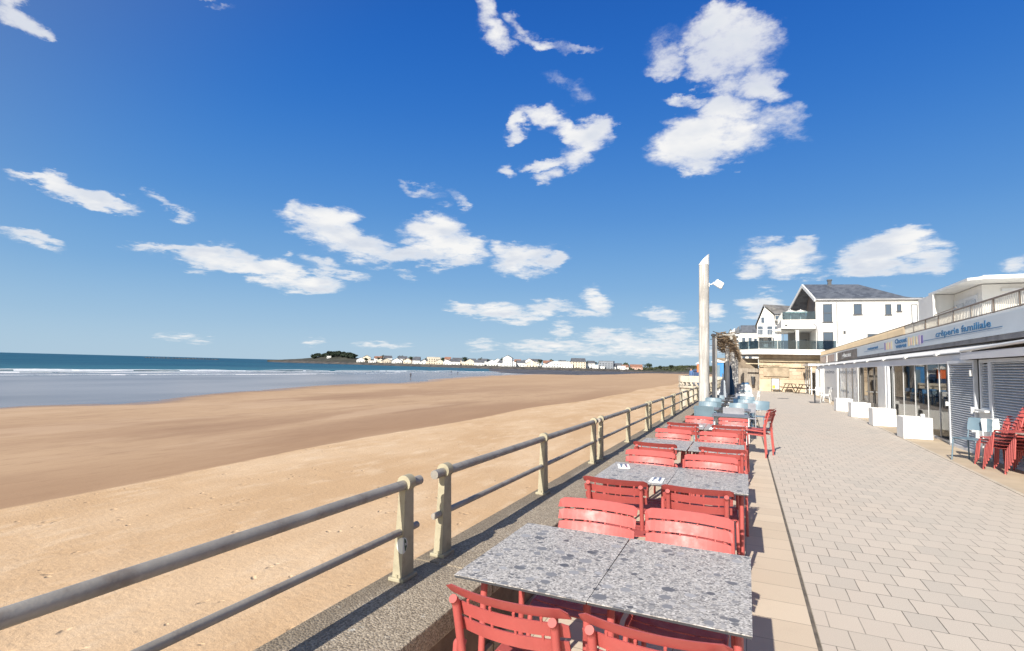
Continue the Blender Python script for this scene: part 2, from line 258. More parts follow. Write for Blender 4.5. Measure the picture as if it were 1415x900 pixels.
# ------------------------------------------------------------------ mesh builder
class MB:
    def __init__(s): s.v = []; s.f = []; s.sm = []; s.mi = []; s.cur = 0
    def add(s, vs, fs, smooth=False):
        o = len(s.v); s.v += [tuple(v) for v in vs]
        for f in fs: s.f.append(tuple(i+o for i in f)); s.sm.append(smooth); s.mi.append(s.cur)
        return s
    def box(s, c, d, rot=None, taper=1., bev=0.):
        x, y, z = (k/2 for k in d); M3 = rot if rot is not None else Matrix.Identity(3); c = Vector(c)
        if bev <= 0:
            P = [(-x, -y, -z), (x, -y, -z), (x, y, -z), (-x, y, -z), (-x*taper, -y*taper, z), (x*taper, -y*taper, z), (x*taper, y*taper, z), (-x*taper, y*taper, z)]
            return s.add([c+M3@Vector(p) for p in P], [(0, 3, 2, 1), (4, 5, 6, 7), (0, 1, 5, 4), (1, 2, 6, 5), (2, 3, 7, 6), (3, 0, 4, 7)])
        b = bev
        bm = bmesh.new(); bmesh.ops.create_cube(bm, size=1)
        for v in bm.verts: v.co = Vector((v.co.x*d[0], v.co.y*d[1], v.co.z*d[2])) if v.co.z < 0 else Vector((v.co.x*d[0]*taper, v.co.y*d[1]*taper, v.co.z*d[2]))
        bmesh.ops.bevel(bm, geom=bm.edges[:], offset=b, segments=2, affect='EDGES', profile=.6)
        bm.verts.ensure_lookup_table(); vs = [c+M3@v.co for v in bm.verts]; fs = [tuple(v.index for v in f.verts) for f in bm.faces]; bm.free()
        return s.add(vs, fs)
    def b2(s, lo, hi, bev=0.):
        return s.box([(a+b)/2 for a, b in zip(lo, hi)], [abs(b-a) for a, b in zip(lo, hi)], bev=bev)
    def tube(s, pts, r, n=10, cap=True, bend=0., r2=None):
        pts = [Vector(p) for p in pts]
        if bend > 0 and len(pts) > 2:
            out = [pts[0]]
            for i in range(1, len(pts)-1):
                a, b, c = pts[i-1], pts[i], pts[i+1]
                d1 = (a-b); d2 = (c-b); k = min(bend, d1.length*.49, d2.length*.49)
                p0 = b+d1.normalized()*k; p2 = b+d2.normalized()*k
                for j in range(6):
                    t = j/5; out.append((1-t)**2*p0+2*t*(1-t)*b+t*t*p2)
            out.append(pts[-1]); pts = out
        rr = [r]*len(pts) if r2 is None else [r+(r2-r)*i/(len(pts)-1) for i in range(len(pts))]
        vs = []; prev = None
        for i, p in enumerate(pts):
            t = (pts[min(i+1, len(pts)-1)]-pts[max(i-1, 0)]).normalized()
            if prev is None:
                u = t.orthogonal().normalized()
            else:
                u = (prev-t*prev.dot(t)).normalized()
            prev = u; w = t.cross(u)
            for k in range(n):
                a = 2*pi*k/n; vs.append(p+(u*cos(a)+w*sin(a))*rr[i])
        fs = [(i*n+k, i*n+(k+1) % n, (i+1)*n+(k+1) % n, (i+1)*n+k) for i in range(len(pts)-1) for k in range(n)]
        s.add(vs, fs, True)
        if cap:
            m = len(pts)-1
            s.add(vs[:n], [tuple(reversed(range(n)))]); s.add(vs[m*n:], [tuple(range(n))])
        return s
    def prism(s, poly, axis, a, b):
        """poly of 2D points extruded along axis from a to b; axis x: (y,z), y: (x,z), z: (x,y)"""
        def mk(p, t): return (t, p[0], p[1]) if axis == 'x' else ((p[0], t, p[1]) if axis == 'y' else (p[0], p[1], t))
        n = len(poly); vs = [mk(p, a) for p in poly]+[mk(p, b) for p in poly]
        fs = [tuple(range(n)), tuple(reversed(range(n, 2*n)))]+[(i, i+n, (i+1) % n+n, (i+1) % n) for i in range(n)]
        return s.add(vs, fs)
    def slab(s, poly3, th):
        """closed solid from a 3D polygon moved by th (vector)"""
        n = len(poly3); th = Vector(th); vs = [Vector(p) for p in poly3]+[Vector(p)+th for p in poly3]
        return s.add(vs, [tuple(range(n)), tuple(reversed(range(n, 2*n)))]+[(i, i+n, (i+1) % n+n, (i+1) % n) for i in range(n)])
    def build(s, name, m, parent=None, fix=True):
        me = bpy.data.meshes.new(name); me.from_pydata(s.v, [], s.f)
        me.polygons.foreach_set('use_smooth', s.sm)
        for k in (m if isinstance(m, (list, tuple)) else [m]): me.materials.append(k)
        me.polygons.foreach_set('material_index', s.mi)
        if fix:
            bm = bmesh.new(); bm.from_mesh(me); bmesh.ops.recalc_face_normals(bm, faces=bm.faces[:]); bm.to_mesh(me); bm.free()
        me.update()
        o = bpy.data.objects.new(name, me); COL.objects.link(o)
        if parent: o.parent = parent
        return o
def split_build(b, name, m, parent=None):
    """build every connected piece of b as an object of its own"""
    par = list(range(len(b.v)))
    def find(i):
        while par[i] != i: par[i] = par[par[i]]; i = par[i]
        return i
    for f in b.f:
        for k in f[1:]: par[find(k)] = find(f[0])
    groups = {}
    for i, f in enumerate(b.f): groups.setdefault(find(f[0]), []).append(i)
    # tubes carry separate caps: merge pieces whose first vertices coincide
    keyed = {}; outs = []
    for root, fl in groups.items():
        vs = {tuple(round(c, 5) for c in b.v[k]) for i in fl for k in b.f[i]}
        hit = [g for g in outs if g[0] & vs]
        if hit: hit[0][0] |= vs; hit[0][1].extend(fl)
        else: outs.append([vs, fl])
    res = []
    for vs, fl in outs:
        q = MB()
        for i in fl:
            q.cur = b.mi[i]; q.add([b.v[k] for k in b.f[i]], [tuple(range(len(b.f[i])))], b.sm[i])
        o = q.build(name, m, parent); bm = bmesh.new(); bm.from_mesh(o.data); bmesh.ops.remove_doubles(bm, verts=bm.verts[:], dist=1e-5); bmesh.ops.recalc_face_normals(bm, faces=bm.faces[:]); bm.to_mesh(o.data); bm.free(); res.append(o)
    return res
def tag(o, label, cat, group=None):
    o['label'] = label; o['category'] = cat
    if group: o['group'] = group
    return o
def struct(o, label=None, kind='structure'):
    o['kind'] = kind
    if label: o['label'] = label
    return o
def empty(name, loc=(0, 0, 0), rz=0.):
    o = bpy.data.objects.new(name, None); o.empty_display_size = .2; o.location = loc; o.rotation_euler = (0, 0, rz); COL.objects.link(o); return o
KIDS = {}
def copy_tree(o, parent=None):
    c = o.copy(); COL.objects.link(c)
    if parent: c.parent = parent
    ch = [k for k in ALLKIDS(o)]
    for k in ch: copy_tree(k, c)
    return c
def ALLKIDS(o):
    key = o.name
    if key not in KIDS: KIDS[key] = list(o.children)
    return KIDS[key]
ORD = ['first', 'second', 'third', 'fourth', 'fifth', 'sixth', 'seventh', 'eighth', 'ninth', 'tenth', 'eleventh', 'twelfth', 'thirteenth', 'fourteenth', 'fifteenth', 'sixteenth', 'seventeenth', 'eighteenth', 'nineteenth', 'twentieth']
def text_obj(txt, size, m, parent, name='lettering', depth=.004, italic=0., bold=0., sx=1.):
    cu = bpy.data.curves.new('t', 'FONT'); cu.body = txt; cu.size = size; cu.extrude = depth; cu.offset = bold; cu.shear = italic; cu.resolution_u = 2
    cu.align_x = 'LEFT'
    to = bpy.data.objects.new('t', cu); COL.objects.link(to)
    dg = bpy.context.evaluated_depsgraph_get(); me = bpy.data.meshes.new_from_object(to.evaluated_get(dg))
    bpy.data.objects.remove(to); bpy.data.curves.remove(cu)
    for v in me.vertices: v.co.x *= sx
    me.materials.clear(); me.materials.append(m)
    o = bpy.data.objects.new(name, me); COL.objects.link(o)
    if parent: o.parent = parent
    return o
def wall_rot(dirx, nrm):
    """matrix whose local X is dirx, local Z is nrm (facing out), local Y up"""
    x = Vector(dirx).normalized(); z = Vector(nrm).normalized(); y = z.cross(x)
    return Matrix((x, y, z)).transposed()
# ================================================================== SETTING
def fbm(x, y, s, o=4):
    return mnoise.fractal(Vector((x*s, y*s, 1.7)), 1.0, 2.0, o)
SH_Y = [-100, 25, 33, 39, 54, 87, 105, 140, 175, 248, 285, 400, 1000]
SH_X = [-60, -58.5, -56, -58, -66, -75, -73.5, -86, -96, -111, -116, -118, -118]
def edgeX(Y): return -19.2+.35*math.sin(Y*.21)+.5*math.sin(Y*.083+1)
def beach_h(X, Y):
    sx = float(np.interp(Y, SH_Y, SH_X)); e = edgeX(Y)
    n = fbm(X, Y*.6, .09, 4)*.02+fbm(X, Y, .5, 3)*.007
    if X > e: return -2.60+(.02*fbm(X, Y, .22, 4)+.012*fbm(X, Y, 1.3, 3))+.02
    t = min(1, (e-X)/.9); t = t*t*(3-2*t)
    z = -2.60-.10*t
    u = (e-X)/(e-sx)
    if u <= 1: return z-(.30)*u**1.0+n*(1 if X < e-1 else t)+.0
    return -3.0-(sx-X)*.012+n*.6
xs = np.concatenate([np.arange(-1.6, -24, -.22), np.arange(-24, -64, -.5), np.arange(-64, -135, -1.0), np.array([-140, -160, -200, -300])])
ys = np.concatenate([np.arange(-14, 40, .3), np.arange(40, 120, .9), np.arange(120, 330, 3), np.arange(330, 1000, 25)])
vs = [(float(x), float(y), beach_h(float(x), float(y))) for y in ys for x in xs]
nx = len(xs)
fs = [(j*nx+i, j*nx+i+1, (j+1)*nx+i+1, (j+1)*nx+i) for j in range(len(ys)-1) for i in range(nx-1)]
def sand_mat():
    m, t = newmat('beach_sand'); p = pos(t); X, Y, Z = t.sep(p)
    e = t.math('ADD', t.math('MULTIPLY', t.math('SINE', t.math('MULTIPLY', Y, .21)), .35), t.math('MULTIPLY', t.math('SINE', t.math('MULTIPLY_ADD', Y, .083, 1.)), .5))
    nn = t.noise(p, .9, 5, .65)
    w = t.math('ADD', t.math('SUBTRACT', t.math('ADD', X, 19.2), e), t.math('MULTIPLY', t.math('SUBTRACT', nn, .5), 1.1))   # >0 dry side
    damp = t.ss(w, -.55, .05, 1., 0.)
    st = t.vm('MULTIPLY', p, (1., .35, 1.))
    l1 = t.noise(st, .28, 6, .62); l2 = t.noise(st, 1.4, 6, .65); l3 = t.noise(p, 7, 5, .7)
    dry = t.mix(t.ss(l1, .35, .68), (.555, .37, .21), (.66, .475, .30))
    dry = t.mix(t.math('MULTIPLY', t.ss(l2, .50, .68), .45), dry, (.74, .57, .39))
    dry = t.mix(t.math('MULTIPLY', t.ss(t.noise(st, .6, 5, .6), .55, .75), .45), dry, (.49, .305, .16))
    dry = t.mix(t.math('MULTIPLY', t.ss(t.noise(t.vm('MULTIPLY', p, (2.5, 1.3, 1)), 2.1, 6, .75), .54, .70), .28), dry, (.42, .255, .13))
    # damp sand: brown near the edge, drier again, darker ripples towards the water
    d1 = t.noise(t.vm('MULTIPLY', p, (1, .3, 1)), .085, 5, .55)
    dm = t.mix(t.ss(d1, .38, .62), (.355, .225, .138), (.48, .325, .20))
    dm = t.mix(t.math('MULTIPLY', t.ss(t.noise(t.vm('MULTIPLY', p, (1, .2, 1)), .33, 6, .65), .5, .72), .45), dm, (.26, .155, .095))
    dm = t.mix(t.math('MULTIPLY', t.ss(t.noise(t.vm('MULTIPLY', p, (2.2, .5, 1)), 1.1, 6, .7), .48, .70), .38), dm, (.24, .145, .085))
    dm = t.mix(t.math('MULTIPLY', t.ss(t.noise(t.vm('MULTIPLY', p, (1, .25, 1)), .16, 5, .6), .56, .66), .5), dm, (.54, .38, .25))
    near = t.ss(w, -9., -1., 0., 1.); dm = t.mix(t.math('MULTIPLY', near, .55), dm, (.33, .20, .115))
    wet = t.ss(Z, -2.995, -2.965, 1., 0.)
    dm = t.mix(t.math('MULTIPLY', wet, .55), dm, (.17, .11, .075))
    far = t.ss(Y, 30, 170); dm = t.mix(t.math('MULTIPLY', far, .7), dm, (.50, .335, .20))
    c = t.mix(damp, dry, dm)
    gr = t.noise(p, 60, 3, .8); c = t.mix(t.math('MULTIPLY', t.ss(gr, .25, .75, 0, 1), .18), c, (.32, .19, .09))
    # scattered weed, shells and dark marks
    sp = t.a('ShaderNodeTexVoronoi', {'Vector': t.vm('MULTIPLY', p, (1, .55, 1)), 'Scale': 2.6}); sr = t.sep(sp.outputs['Color'])
    mk = t.math('MULTIPLY', t.math('LESS_THAN', t.math('ADD', sp.outputs['Distance'], t.math('MULTIPLY', l3, .12)), t.math('MULTIPLY_ADD', sr[1], .06, .07)), t.math('GREATER_THAN', sr[0], .55))
    c = t.mix(t.math('MULTIPLY', t.math('MULTIPLY', mk, t.ss(t.noise(p, .5, 2), .4, .6)), .5), c, (.34, .20, .10))
    # footprints
    fp = t.a('ShaderNodeTexVoronoi', {'Vector': t.vm('ADD', t.vm('MULTIPLY', p, (1., .6, 1)), t.vm('SCALE', t.noise(p, .8, 2, .5, 'Color'), scale=.9)), 'Scale': 3.3}); fr = t.sep(fp.outputs['Color'])
    grp = t.ss(t.noise(p, .45, 3), .44, .56)
    dent = t.math('MULTIPLY', t.ss(fp.outputs['Distance'], .05, .22, -.45, 0.), t.math('MULTIPLY', t.math('GREATER_THAN', fr[0], .35), grp))
    h = t.math('ADD', t.math('ADD', t.math('MULTIPLY', l2, .5), t.math('MULTIPLY', l3, .34)), t.math('MULTIPLY', dent, t.math('SUBTRACT', 1., t.math('MULTIPLY', damp, .85))))
    rough = t.math('SUBTRACT', .95, t.math('MULTIPLY', wet, .62))
    b = t.a('ShaderNodeBsdfPrincipled', {'Base Color': c, 'Roughness': rough, 'Specular IOR Level': .25})
    bp = t.a('ShaderNodeBump', {'Height': h, 'Strength': t.math('SUBTRACT', .75, t.math('MULTIPLY', damp, .5)), 'Distance': .09}); t.l.new(bp.outputs[0], b.inputs['Normal'])
    t.a('ShaderNodeOutputMaterial', {'Surface': b.outputs[0]}); return m
SAND = sand_mat()
b = MB(); b.add(vs, fs, True); beach = b.build('beach', SAND); struct(beach, 'wide golden sand beach with a darker damp strip towards the sea')
# ---- sea
def sea_mat():
    m, t = newmat('sea_water'); p = pos(t); X, Y, Z = t.sep(p)
    n = t.noise(t.vm('MULTIPLY', p, (1, .22, 1)), .045, 4, .6)
    w = t.math('ADD', X, t.math('MULTIPLY', t.math('SUBTRACT', n, .5), 22.))          # shore-parallel coordinate with a wobble
    deep = t.ss(w, -176, -158, 1., 0.)
    film = t.mix(t.ss(t.noise(t.vm('MULTIPLY', p, (1, .3, 1)), .05, 4), .4, .65), (.20, .155, .125), (.30, .25, .215))
    dw = t.mix(t.ss(t.noise(t.vm('MULTIPLY', p, (1, .12, 1)), .012, 5, .6), .4, .62), (.010, .060, .115), (.025, .115, .165))
    shallow = t.ss(w, -400, -170); dw = t.mix(t.math('MULTIPLY', shallow, .55), dw, (.055, .165, .21))
    c = t.mix(deep, film, dw)
    fn = t.noise(t.vm('MULTIPLY', p, (1, .25, 1)), .22, 6, .7)
    def band(cx, wd, lo):
        d = t.math('ABSOLUTE', t.math('ADD', w, -cx)); return t.math('MULTIPLY', t.ss(d, wd*.35, wd, 1., 0.), t.ss(fn, lo+.06, lo+.16))
    foam = t.math('MAXIMUM', band(-161, 7.0, .36), t.math('MAXIMUM', band(-137, 2.2, .42), t.math('MAXIMUM', band(-178, 3.0, .50), band(-148, 1.5, .52))))
    caps = t.math('MULTIPLY', t.ss(t.noise(t.vm('MULTIPLY', p, (1, .22, 1)), .045, 7, .72), .70, .74), deep)
    foam = t.math('MULTIPLY', t.math('MAXIMUM', foam, t.math('MULTIPLY', caps, .5)), t.ss(Y, 420, 300, 0., 1.)) if False else t.math('MAXIMUM', foam, t.math('MULTIPLY', caps, .5))
    c = t.mix(foam, c, (.82, .83, .83))
    ra = t.math('MAXIMUM', t.math('MULTIPLY', foam, .8), t.math('MULTIPLY_ADD', deep, .25, .22))
    q = t.vm('MULTIPLY', p, (1, .45, 1))
    h = t.math('ADD', t.math('MULTIPLY', t.noise(q, .30, 5, .6), t.math('MULTIPLY_ADD', deep, 1.4, .006)), t.math('MULTIPLY', t.noise(q, 2.2, 3, .6), t.math('MULTIPLY_ADD', deep, .12, .0008)))
    b = t.a('ShaderNodeBsdfPrincipled', {'Base Color': c, 'Roughness': ra, 'Specular IOR Level': t.math('MULTIPLY_ADD', deep, -.33, .5), 'IOR': 1.33})
    bp = t.a('ShaderNodeBump', {'Height': h, 'Strength': 1.0, 'Distance': 1.0}); t.l.new(bp.outputs[0], b.inputs['Normal'])
    t.a('ShaderNodeOutputMaterial', {'Surface': b.outputs[0]}); return m
SEA = sea_mat()
gx = [-30000, -6000, -1500, -600, -300, -150, -30, 200]; gy = [-6000, -500, 0, 200, 500, 1500, 6000, 30000]
b = MB(); b.add([(x, y, -3.0) for y in gy for x in gx], [(j*8+i, j*8+i+1, (j+1)*8+i+1, (j+1)*8+i) for j in range(7) for i in range(7)])
struct(b.build('sea', SEA), 'calm teal sea with a thin film of water over wet sand at its edge')
# breaking waves: long low ridges of water with foam on top
def wave(cx, y0, y1, hgt, seed, wd=2.2):
    prof = [(-wd, -.15), (-wd*.5, .35), (-.15, .98), (.15, 1.), (.4, .62), (.7, .1), (1.1, -.15)]
    vs = []; st = np.arange(y0, y1, 1.6); mi = []
    for y in st:
        env = max(0, min(1, (y-y0)/18, (y1-y)/30)); k = env*(.45+.55*max(0, min(1, .5+1.2*mnoise.noise(Vector((seed, y*.045, 0))))))
        ox = 4.*mnoise.noise(Vector((seed+9, y*.012, 3)))
        for (a, h_) in prof: vs.append((cx+ox+a+.25*mnoise.noise(Vector((a*2, y*.5, seed))), y, -3.0+hgt*k*h_ + (.04*mnoise.noise(Vector((a*4, y*1.5, seed))) if h_ > .3 else 0)))
    n = len(prof); b = MB()
    for j in range(len(st)-1):
        for i in range(n-1):
            nz = mnoise.noise(Vector((seed+4, st[j]*.028, 0))); jag = .25*mnoise.noise(Vector((seed+i*.7, st[j]*.3, 1))); b.cur = 1 if (i in (2, 3) and nz+jag > -.35) or (i >= 4 and nz+jag > .10) or (i == 5 and jag > -.1) else 0
            b.add([vs[j*n+i], vs[j*n+i+1], vs[(j+1)*n+i+1], vs[(j+1)*n+i]], [(0, 1, 2, 3)], True)
    return struct(b.build('wave', [WAVEW, FOAM]), 'low breaking wave with a white foam crest')
WAVEW = mat('wave_water', (.03, .11, .13), .25, .2, .5); FOAM = mat('foam', (.82, .83, .83), .8, .05, 2, bump=.5, bs=4)
wave(-172, -60, 330, .62, 1.0); wave(-158, 10, 420, .28, 5.0, 1.2); wave(-137, -60, 190, .16, 8.0, .8)
# ---- far coast
PXA = ([330, 375, 400, 500, 600, 700, 800, 900, 960, 1000, 1060], [-51.2, -48, -46.2, -39.27, -31.85, -24.14, -16.4, -8.92, -4.65, -1.9, 2.3])
def az_of(px): return float(np.interp(px, *PXA))
def cdist(px): return float(np.interp(px, [375, 400, 500, 600, 700, 800, 900, 960, 1060], [1020, 960, 850, 740, 670, 690, 800, 760, 700]))
def pt(px, d, z=0.): a = rad(az_of(px)); return Vector((d*sin(a), d*cos(a), z))
def ground_far(px, off):
    """height of the far land, off metres behind its waterline"""
    hill = 9.5*math.exp(-((px-462)/34)**2)+3.5*math.exp(-((px-540)/40)**2)+1.0
    hill *= max(0, min(1, (px-372)/40)); hill += 1.3 if px > 385 else 0
    if px > 880: hill = 1.0+5.5*min(1, (px-880)/70)
    t = max(0, min(1, (off-10)/90)); t = t*t*(3-2*t)
    if off < 10: return -3.3+(4.1 if px > 395 else 3.3)*max(0, (off+25)/35)*min(1, (px-366)/16)
    return (.7+hill*t)*(1 if px > 400 else max(.6, (px-372)/28))
pxs = list(np.arange(372, 1064, 3.0)); offs = [-25, -14, -6, 0, 6, 10, 12, 25, 45, 70, 100, 160, 260, 420]
vs = []
for x in pxs:
    for o_ in offs:
        z = ground_far(x, o_)+mnoise.noise(Vector((x*.21, o_*.12, 2)))*(.9 if -20 < o_ < 12 else .5)
        vs.append(pt(x, cdist(x)+o_+2*mnoise.noise(Vector((x*.1, o_, 0))), z))
no = len(offs); b = MB()
for j in range(len(pxs)-1):
    for i in range(no-1):
        dune = pxs[j] > 868
        b.cur = 2 if (dune and i >= 2) else (0 if i < 4 else 1)
        b.add([vs[j*no+i], vs[(j+1)*no+i], vs[(j+1)*no+i+1], vs[j*no+i+1]], [(0, 1, 2, 3)])
ROCK = mat('shore_rock', (.075, .065, .055), .95, .5, .12, stain=((.17, .14, .10), .06, .6))
LANDG = mat('far_scrub_ground', (.045, .045, .032), .95, .35, .03)
DUNE = mat('dune_scrub', (.045, .050, .030), .95, .4, .05, stain=((.13, .10, .065), .03, .5))
struct(b.build('coast', [ROCK, LANDG, DUNE], fix=False), 'low dark rocky coast and scrub dunes across the bay')
# rock flats uncovered by the tide
pf = list(np.arange(676, 968, 3.0)); vs = []; nr = 26
for x in pf:
    dn = float(np.interp(x, [676, 690, 720, 800, 850, 880, 900, 968], [420, 335, 318, 318, 400, 540, 640, 700])); df = cdist(x)+8
    for k in range(nr):
        d = dn+(df-dn)*k/(nr-1); q = pt(x, d)
        z = -2.58+.30*mnoise.fractal(Vector((q.x*.03, q.y*.03, 5)), 1., 2., 4)+(-.6 if k == 0 else 0)-(.30*max(0, (700-x)/24))
        vs.append((q.x, q.y, z))
b = MB(); b.add(vs, [(j*nr+k, (j+1)*nr+k, (j+1)*nr+k+1, j*nr+k+1) for j in range(len(pf)-1) for k in range(nr-1)], True)
struct(b.build('rock_flats', mat('wet_rock_flats', (.075, .068, .062), .6, .45, .08, stain=((.20, .155, .11), .035, .7)), fix=False), 'dark weed covered rock flats uncovered by the tide')
# thin reef rocks offshore near the horizon
b = MB()
for k in range(26):
    x = 205+k*3+random.random()*2; q = pt(max(331, x), 1500) if False else Vector((0, 0, 0))
    a = rad(-58+k*.22+random.random()*.1); d = 1700; q = Vector((d*sin(a), d*cos(a), -3))
    b.box(q+Vector((0, 0, .6)), (6+8*random.random(), 5, 1.8+1.2*random.random()), taper=.5)
struct(b.build('reef', ROCK), 'thin line of dark rocks on the sea horizon')
# ---- leaf lump crowns
FOL = [mat('pine_foliage', (.018, .030, .016), .9, .5, .25), mat('oak_foliage', (.035, .052, .022), .9, .5, .3), mat('scrub_foliage', (.05, .06, .03), .9, .4, .3)]
BARK = mat('bark', (.10, .075, .055), .95, .3, 2)
def crown_mb(cx, cy, cz, rx, ry, rz, n, leaf, rnd, b=None):
    """many small tilted leaf clump faces spread through an uneven volume"""
    b = b or MB(); lobes = [(rnd.uniform(-.55, .55)*rx, rnd.uniform(-.55, .55)*ry, rnd.uniform(-.35, .45)*rz, rnd.uniform(.4, .7)) for _ in range(7)]
    for _ in range(n):
        lx, ly, lz, lr = rnd.choice(lobes)
        v = Vector((rnd.gauss(0, 1), rnd.gauss(0, 1), rnd.gauss(0, 1))).normalized()*(rnd.random()**.4)
        c = Vector((cx+lx+v.x*rx*lr, cy+ly+v.y*ry*lr, cz+lz+v.z*rz*lr))
        u = Vector((rnd.gauss(0, 1), rnd.gauss(0, 1), rnd.gauss(0, .6))).normalized(); w = u.orthogonal().normalized(); s_ = leaf*(.6+.8*rnd.random())
        w = (Matrix.Rotation(rnd.random()*6.28, 3, u)@w)
        a = u.cross(w)
        b.add([c+w*s_, c+a*s_*.7, c-w*s_, c-a*s_*.7+u*s_*.3], [(0, 1, 2, 3)])
    return b
# headland wood: one mass
rnd = random.Random(3); b = MB()
for k in range(70):
    x = rnd.uniform(432, 488); off = rnd.uniform(60, 120); g_ = pt(x, cdist(x)+off, ground_far(x, off)); h_ = rnd.uniform(4.0, 7.0)
    if 440 < x < 452: h_ *= .55
    b.tube([g_-Vector((0, 0, .5)), g_+Vector((0, 0, h_*.6))], .3, 5); crown_mb(g_.x, g_.y, g_.z+h_*.62, 5, 5, h_*.45, 110, 1.5, rnd, b)
tag(struct(b.build('pine_wood', FOL[0]), kind='stuff'), 'dark mass of pines on the headland across the bay', 'wood')
b = MB()
for k in range(340):
    x = rnd.uniform(868, 1000); off = rnd.uniform(8, 150); g_ = pt(x, cdist(x)+off, ground_far(x, off)); h_ = rnd.uniform(.8, 2.2)
    crown_mb(g_.x, g_.y, g_.z+h_*.3, 3.5, 3.5, h_, 34, .9, rnd, b)
tag(struct(b.build('dune_scrub', FOL[2], fix=False), kind='stuff'), 'low dark scrub covering the dunes at the end of the beach', 'scrub')
TCOUNT = [0]
def far_tree(px, off, h_, w_, kind, label):
    g_ = pt(px, cdist(px)+off, ground_far(px, off)); t = empty('tree', g_); tag(t, label, 'tree', 'trees among the far houses')
    b = MB(); b.tube([(0, 0, -.5), (.2, .1, h_*.55)], .35, 6, r2=.15)
    for k in range(3): b.tube([(.1, 0, h_*.35), (cos(k*2.1)*w_*.3, sin(k*2.1)*w_*.3, h_*.7)], .15, 5, r2=.05)
    b.build('trunk', BARK, t)
    crown_mb(0, 0, h_*.66, w_*.5, w_*.5, h_*.38, 260, .8, rnd).build('crown', FOL[kind], t, fix=False)
# ---- far town
FW = [mat('far_white_wall', (.78, .77, .74), .8, .05, .2), mat('far_cream_wall', (.66, .58, .46), .8, .08, .2), mat('far_pink_wall', (.62, .40, .32), .8, .08, .2), mat('far_grey_wall', (.22, .24, .27), .8, .1, .2)]
FR = [mat('far_slate_roof', (.09, .095, .11), .8, .2, .3), mat('far_tile_roof', (.25, .125, .085), .85, .2, .3), mat('far_flat_roof', (.5, .49, .47), .8, .1, .3)]
FWIN = mat('far_window', (.03, .04, .05), .2, .2, 1)
def far_house(px, off, w_, dp, h_, wall, roof, kind, label, group):
    g_ = pt(px, cdist(px)+off, ground_far(px, off)-.6); a = -rad(az_of(px))+rnd.uniform(-.25, .25)
    t = empty('house', g_, a); tag(t, label, 'house', group)
    b = MB(); b.b2((-w_/2, 0, 0), (w_/2, dp, h_)); 
    if kind == 'gable':
        rh = w_*.28; b.prism([(-w_/2, h_), (w_/2, h_), (0, h_+rh)], 'y', 0.01, dp-.01)
    b.build('wall', wall, t)
    r = MB()
    if kind == 'gable':
        for s_ in (-1, 1): r.slab([(0, -.4, h_+rh+.15), (0, dp+.4, h_+rh+.15), (s_*(w_/2+.5), dp+.4, h_-.15), (s_*(w_/2+.5), -.4, h_-.15)], (0, 0, .25))
    elif kind == 'side':
        rh = dp*.38
        for y0 in (-.4, dp+.4): r.slab([(-w_/2-.3, dp/2, h_+rh), (w_/2+.3, dp/2, h_+rh), (w_/2+.3, y0, h_-.15), (-w_/2-.3, y0, h_-.15)], (0, 0, .25))
        r.slab([(-w_/2, 0, h_), (-w_/2, dp, h_), (-w_/2, dp/2, h_+rh)], (w_, 0, 0))
    else: r.b2((-w_/2-.2, -.2, h_), (w_/2+.2, dp+.2, h_+.45))
    r.build('roof', roof, t)
    b = MB(); nf = max(1, int(h_//2.9)); nw = max(1, int(w_//3.4))
    for f in range(nf):
        for k in range(nw):
            x = -w_/2+(k+.5)*w_/nw; b.b2((x-.55, -.06, f*2.9+1.0), (x+.55, .05, f*2.9+2.4))
    split_build(b, 'window', FWIN, t)
    return t
x = 498.
k = 0
while x < 872:
    w_ = rnd.uniform(7, 15); kind = rnd.choice(['gable', 'side', 'flat', 'side', 'gable']); h_ = rnd.uniform(3.2, 5.6)
    wi = 0 if rnd.random() < .78 else 1
    ri = 2 if kind == 'flat' else (0 if rnd.random() < .85 else 1)
    lab = {0: 'white', 1: 'cream'}[wi]+' '+{'gable': 'gable fronted', 'side': 'pitched roof', 'flat': 'flat roofed'}[kind]+' house with '+{0: 'slate', 1: 'orange tiled', 2: 'pale flat'}[ri]+' roof in the front row across the bay'
    far_house(x, 14+rnd.uniform(0, 8), w_, 9, h_, FW[wi], FR[ri], kind, lab, 'houses along the far shore')
    x += w_*.9+rnd.choice([.5, 1.5, 2, 5]); k += 1
x = 506.
while x < 870:
    w_ = rnd.uniform(8, 14); kind = rnd.choice(['gable', 'side', 'side']); h_ = rnd.uniform(4.6, 7.0)
    wi = 0 if rnd.random() < .8 else 1; ri = 0 if rnd.random() < .8 else 1
    lab = {0: 'white', 1: 'cream'}[wi]+' taller house with '+{0: 'slate', 1: 'orange tiled'}[ri]+(' gable roof' if kind == 'gable' else ' roof')+' showing behind the front row across the bay'
    far_house(x, 42+rnd.uniform(0, 20), w_, 9, h_, FW[wi], FR[ri], kind, lab, 'houses behind the far front row')
    x += w_+rnd.uniform(1, 9)
far_house(600, 20, 17, 12, 10.5, FW[1], FR[2], 'flat', 'large cream block standing above its neighbours on the far shore', None)
far_house(731, 16, 9, 10, 8.5, FW[0], FR[1], 'gable', 'white house with a bright orange roof in the middle of the far town', None)
far_house(701, 18, 12, 10, 11, FW[0], FR[0], 'gable', 'tall white villa left of the orange roofed house across the bay', None)
far_house(776, 16, 22, 12, 8.5, FW[0], FR[2], 'flat', 'long white flats of three storeys on the far shore', None)
far_house(800, 16, 18, 12, 9, FW[1], FR[0], 'side', 'cream mansion with slate roof right of the long white flats', None)
far_house(838, 22, 20, 12, 11.0, FW[3], FR[0], 'flat', 'dark grey apartment block at the right end of the far town', None)
far_house(853, 14, 24, 12, 5.0, FW[0], FR[2], 'flat', 'low white long building in front of the dark grey apartment block', None)
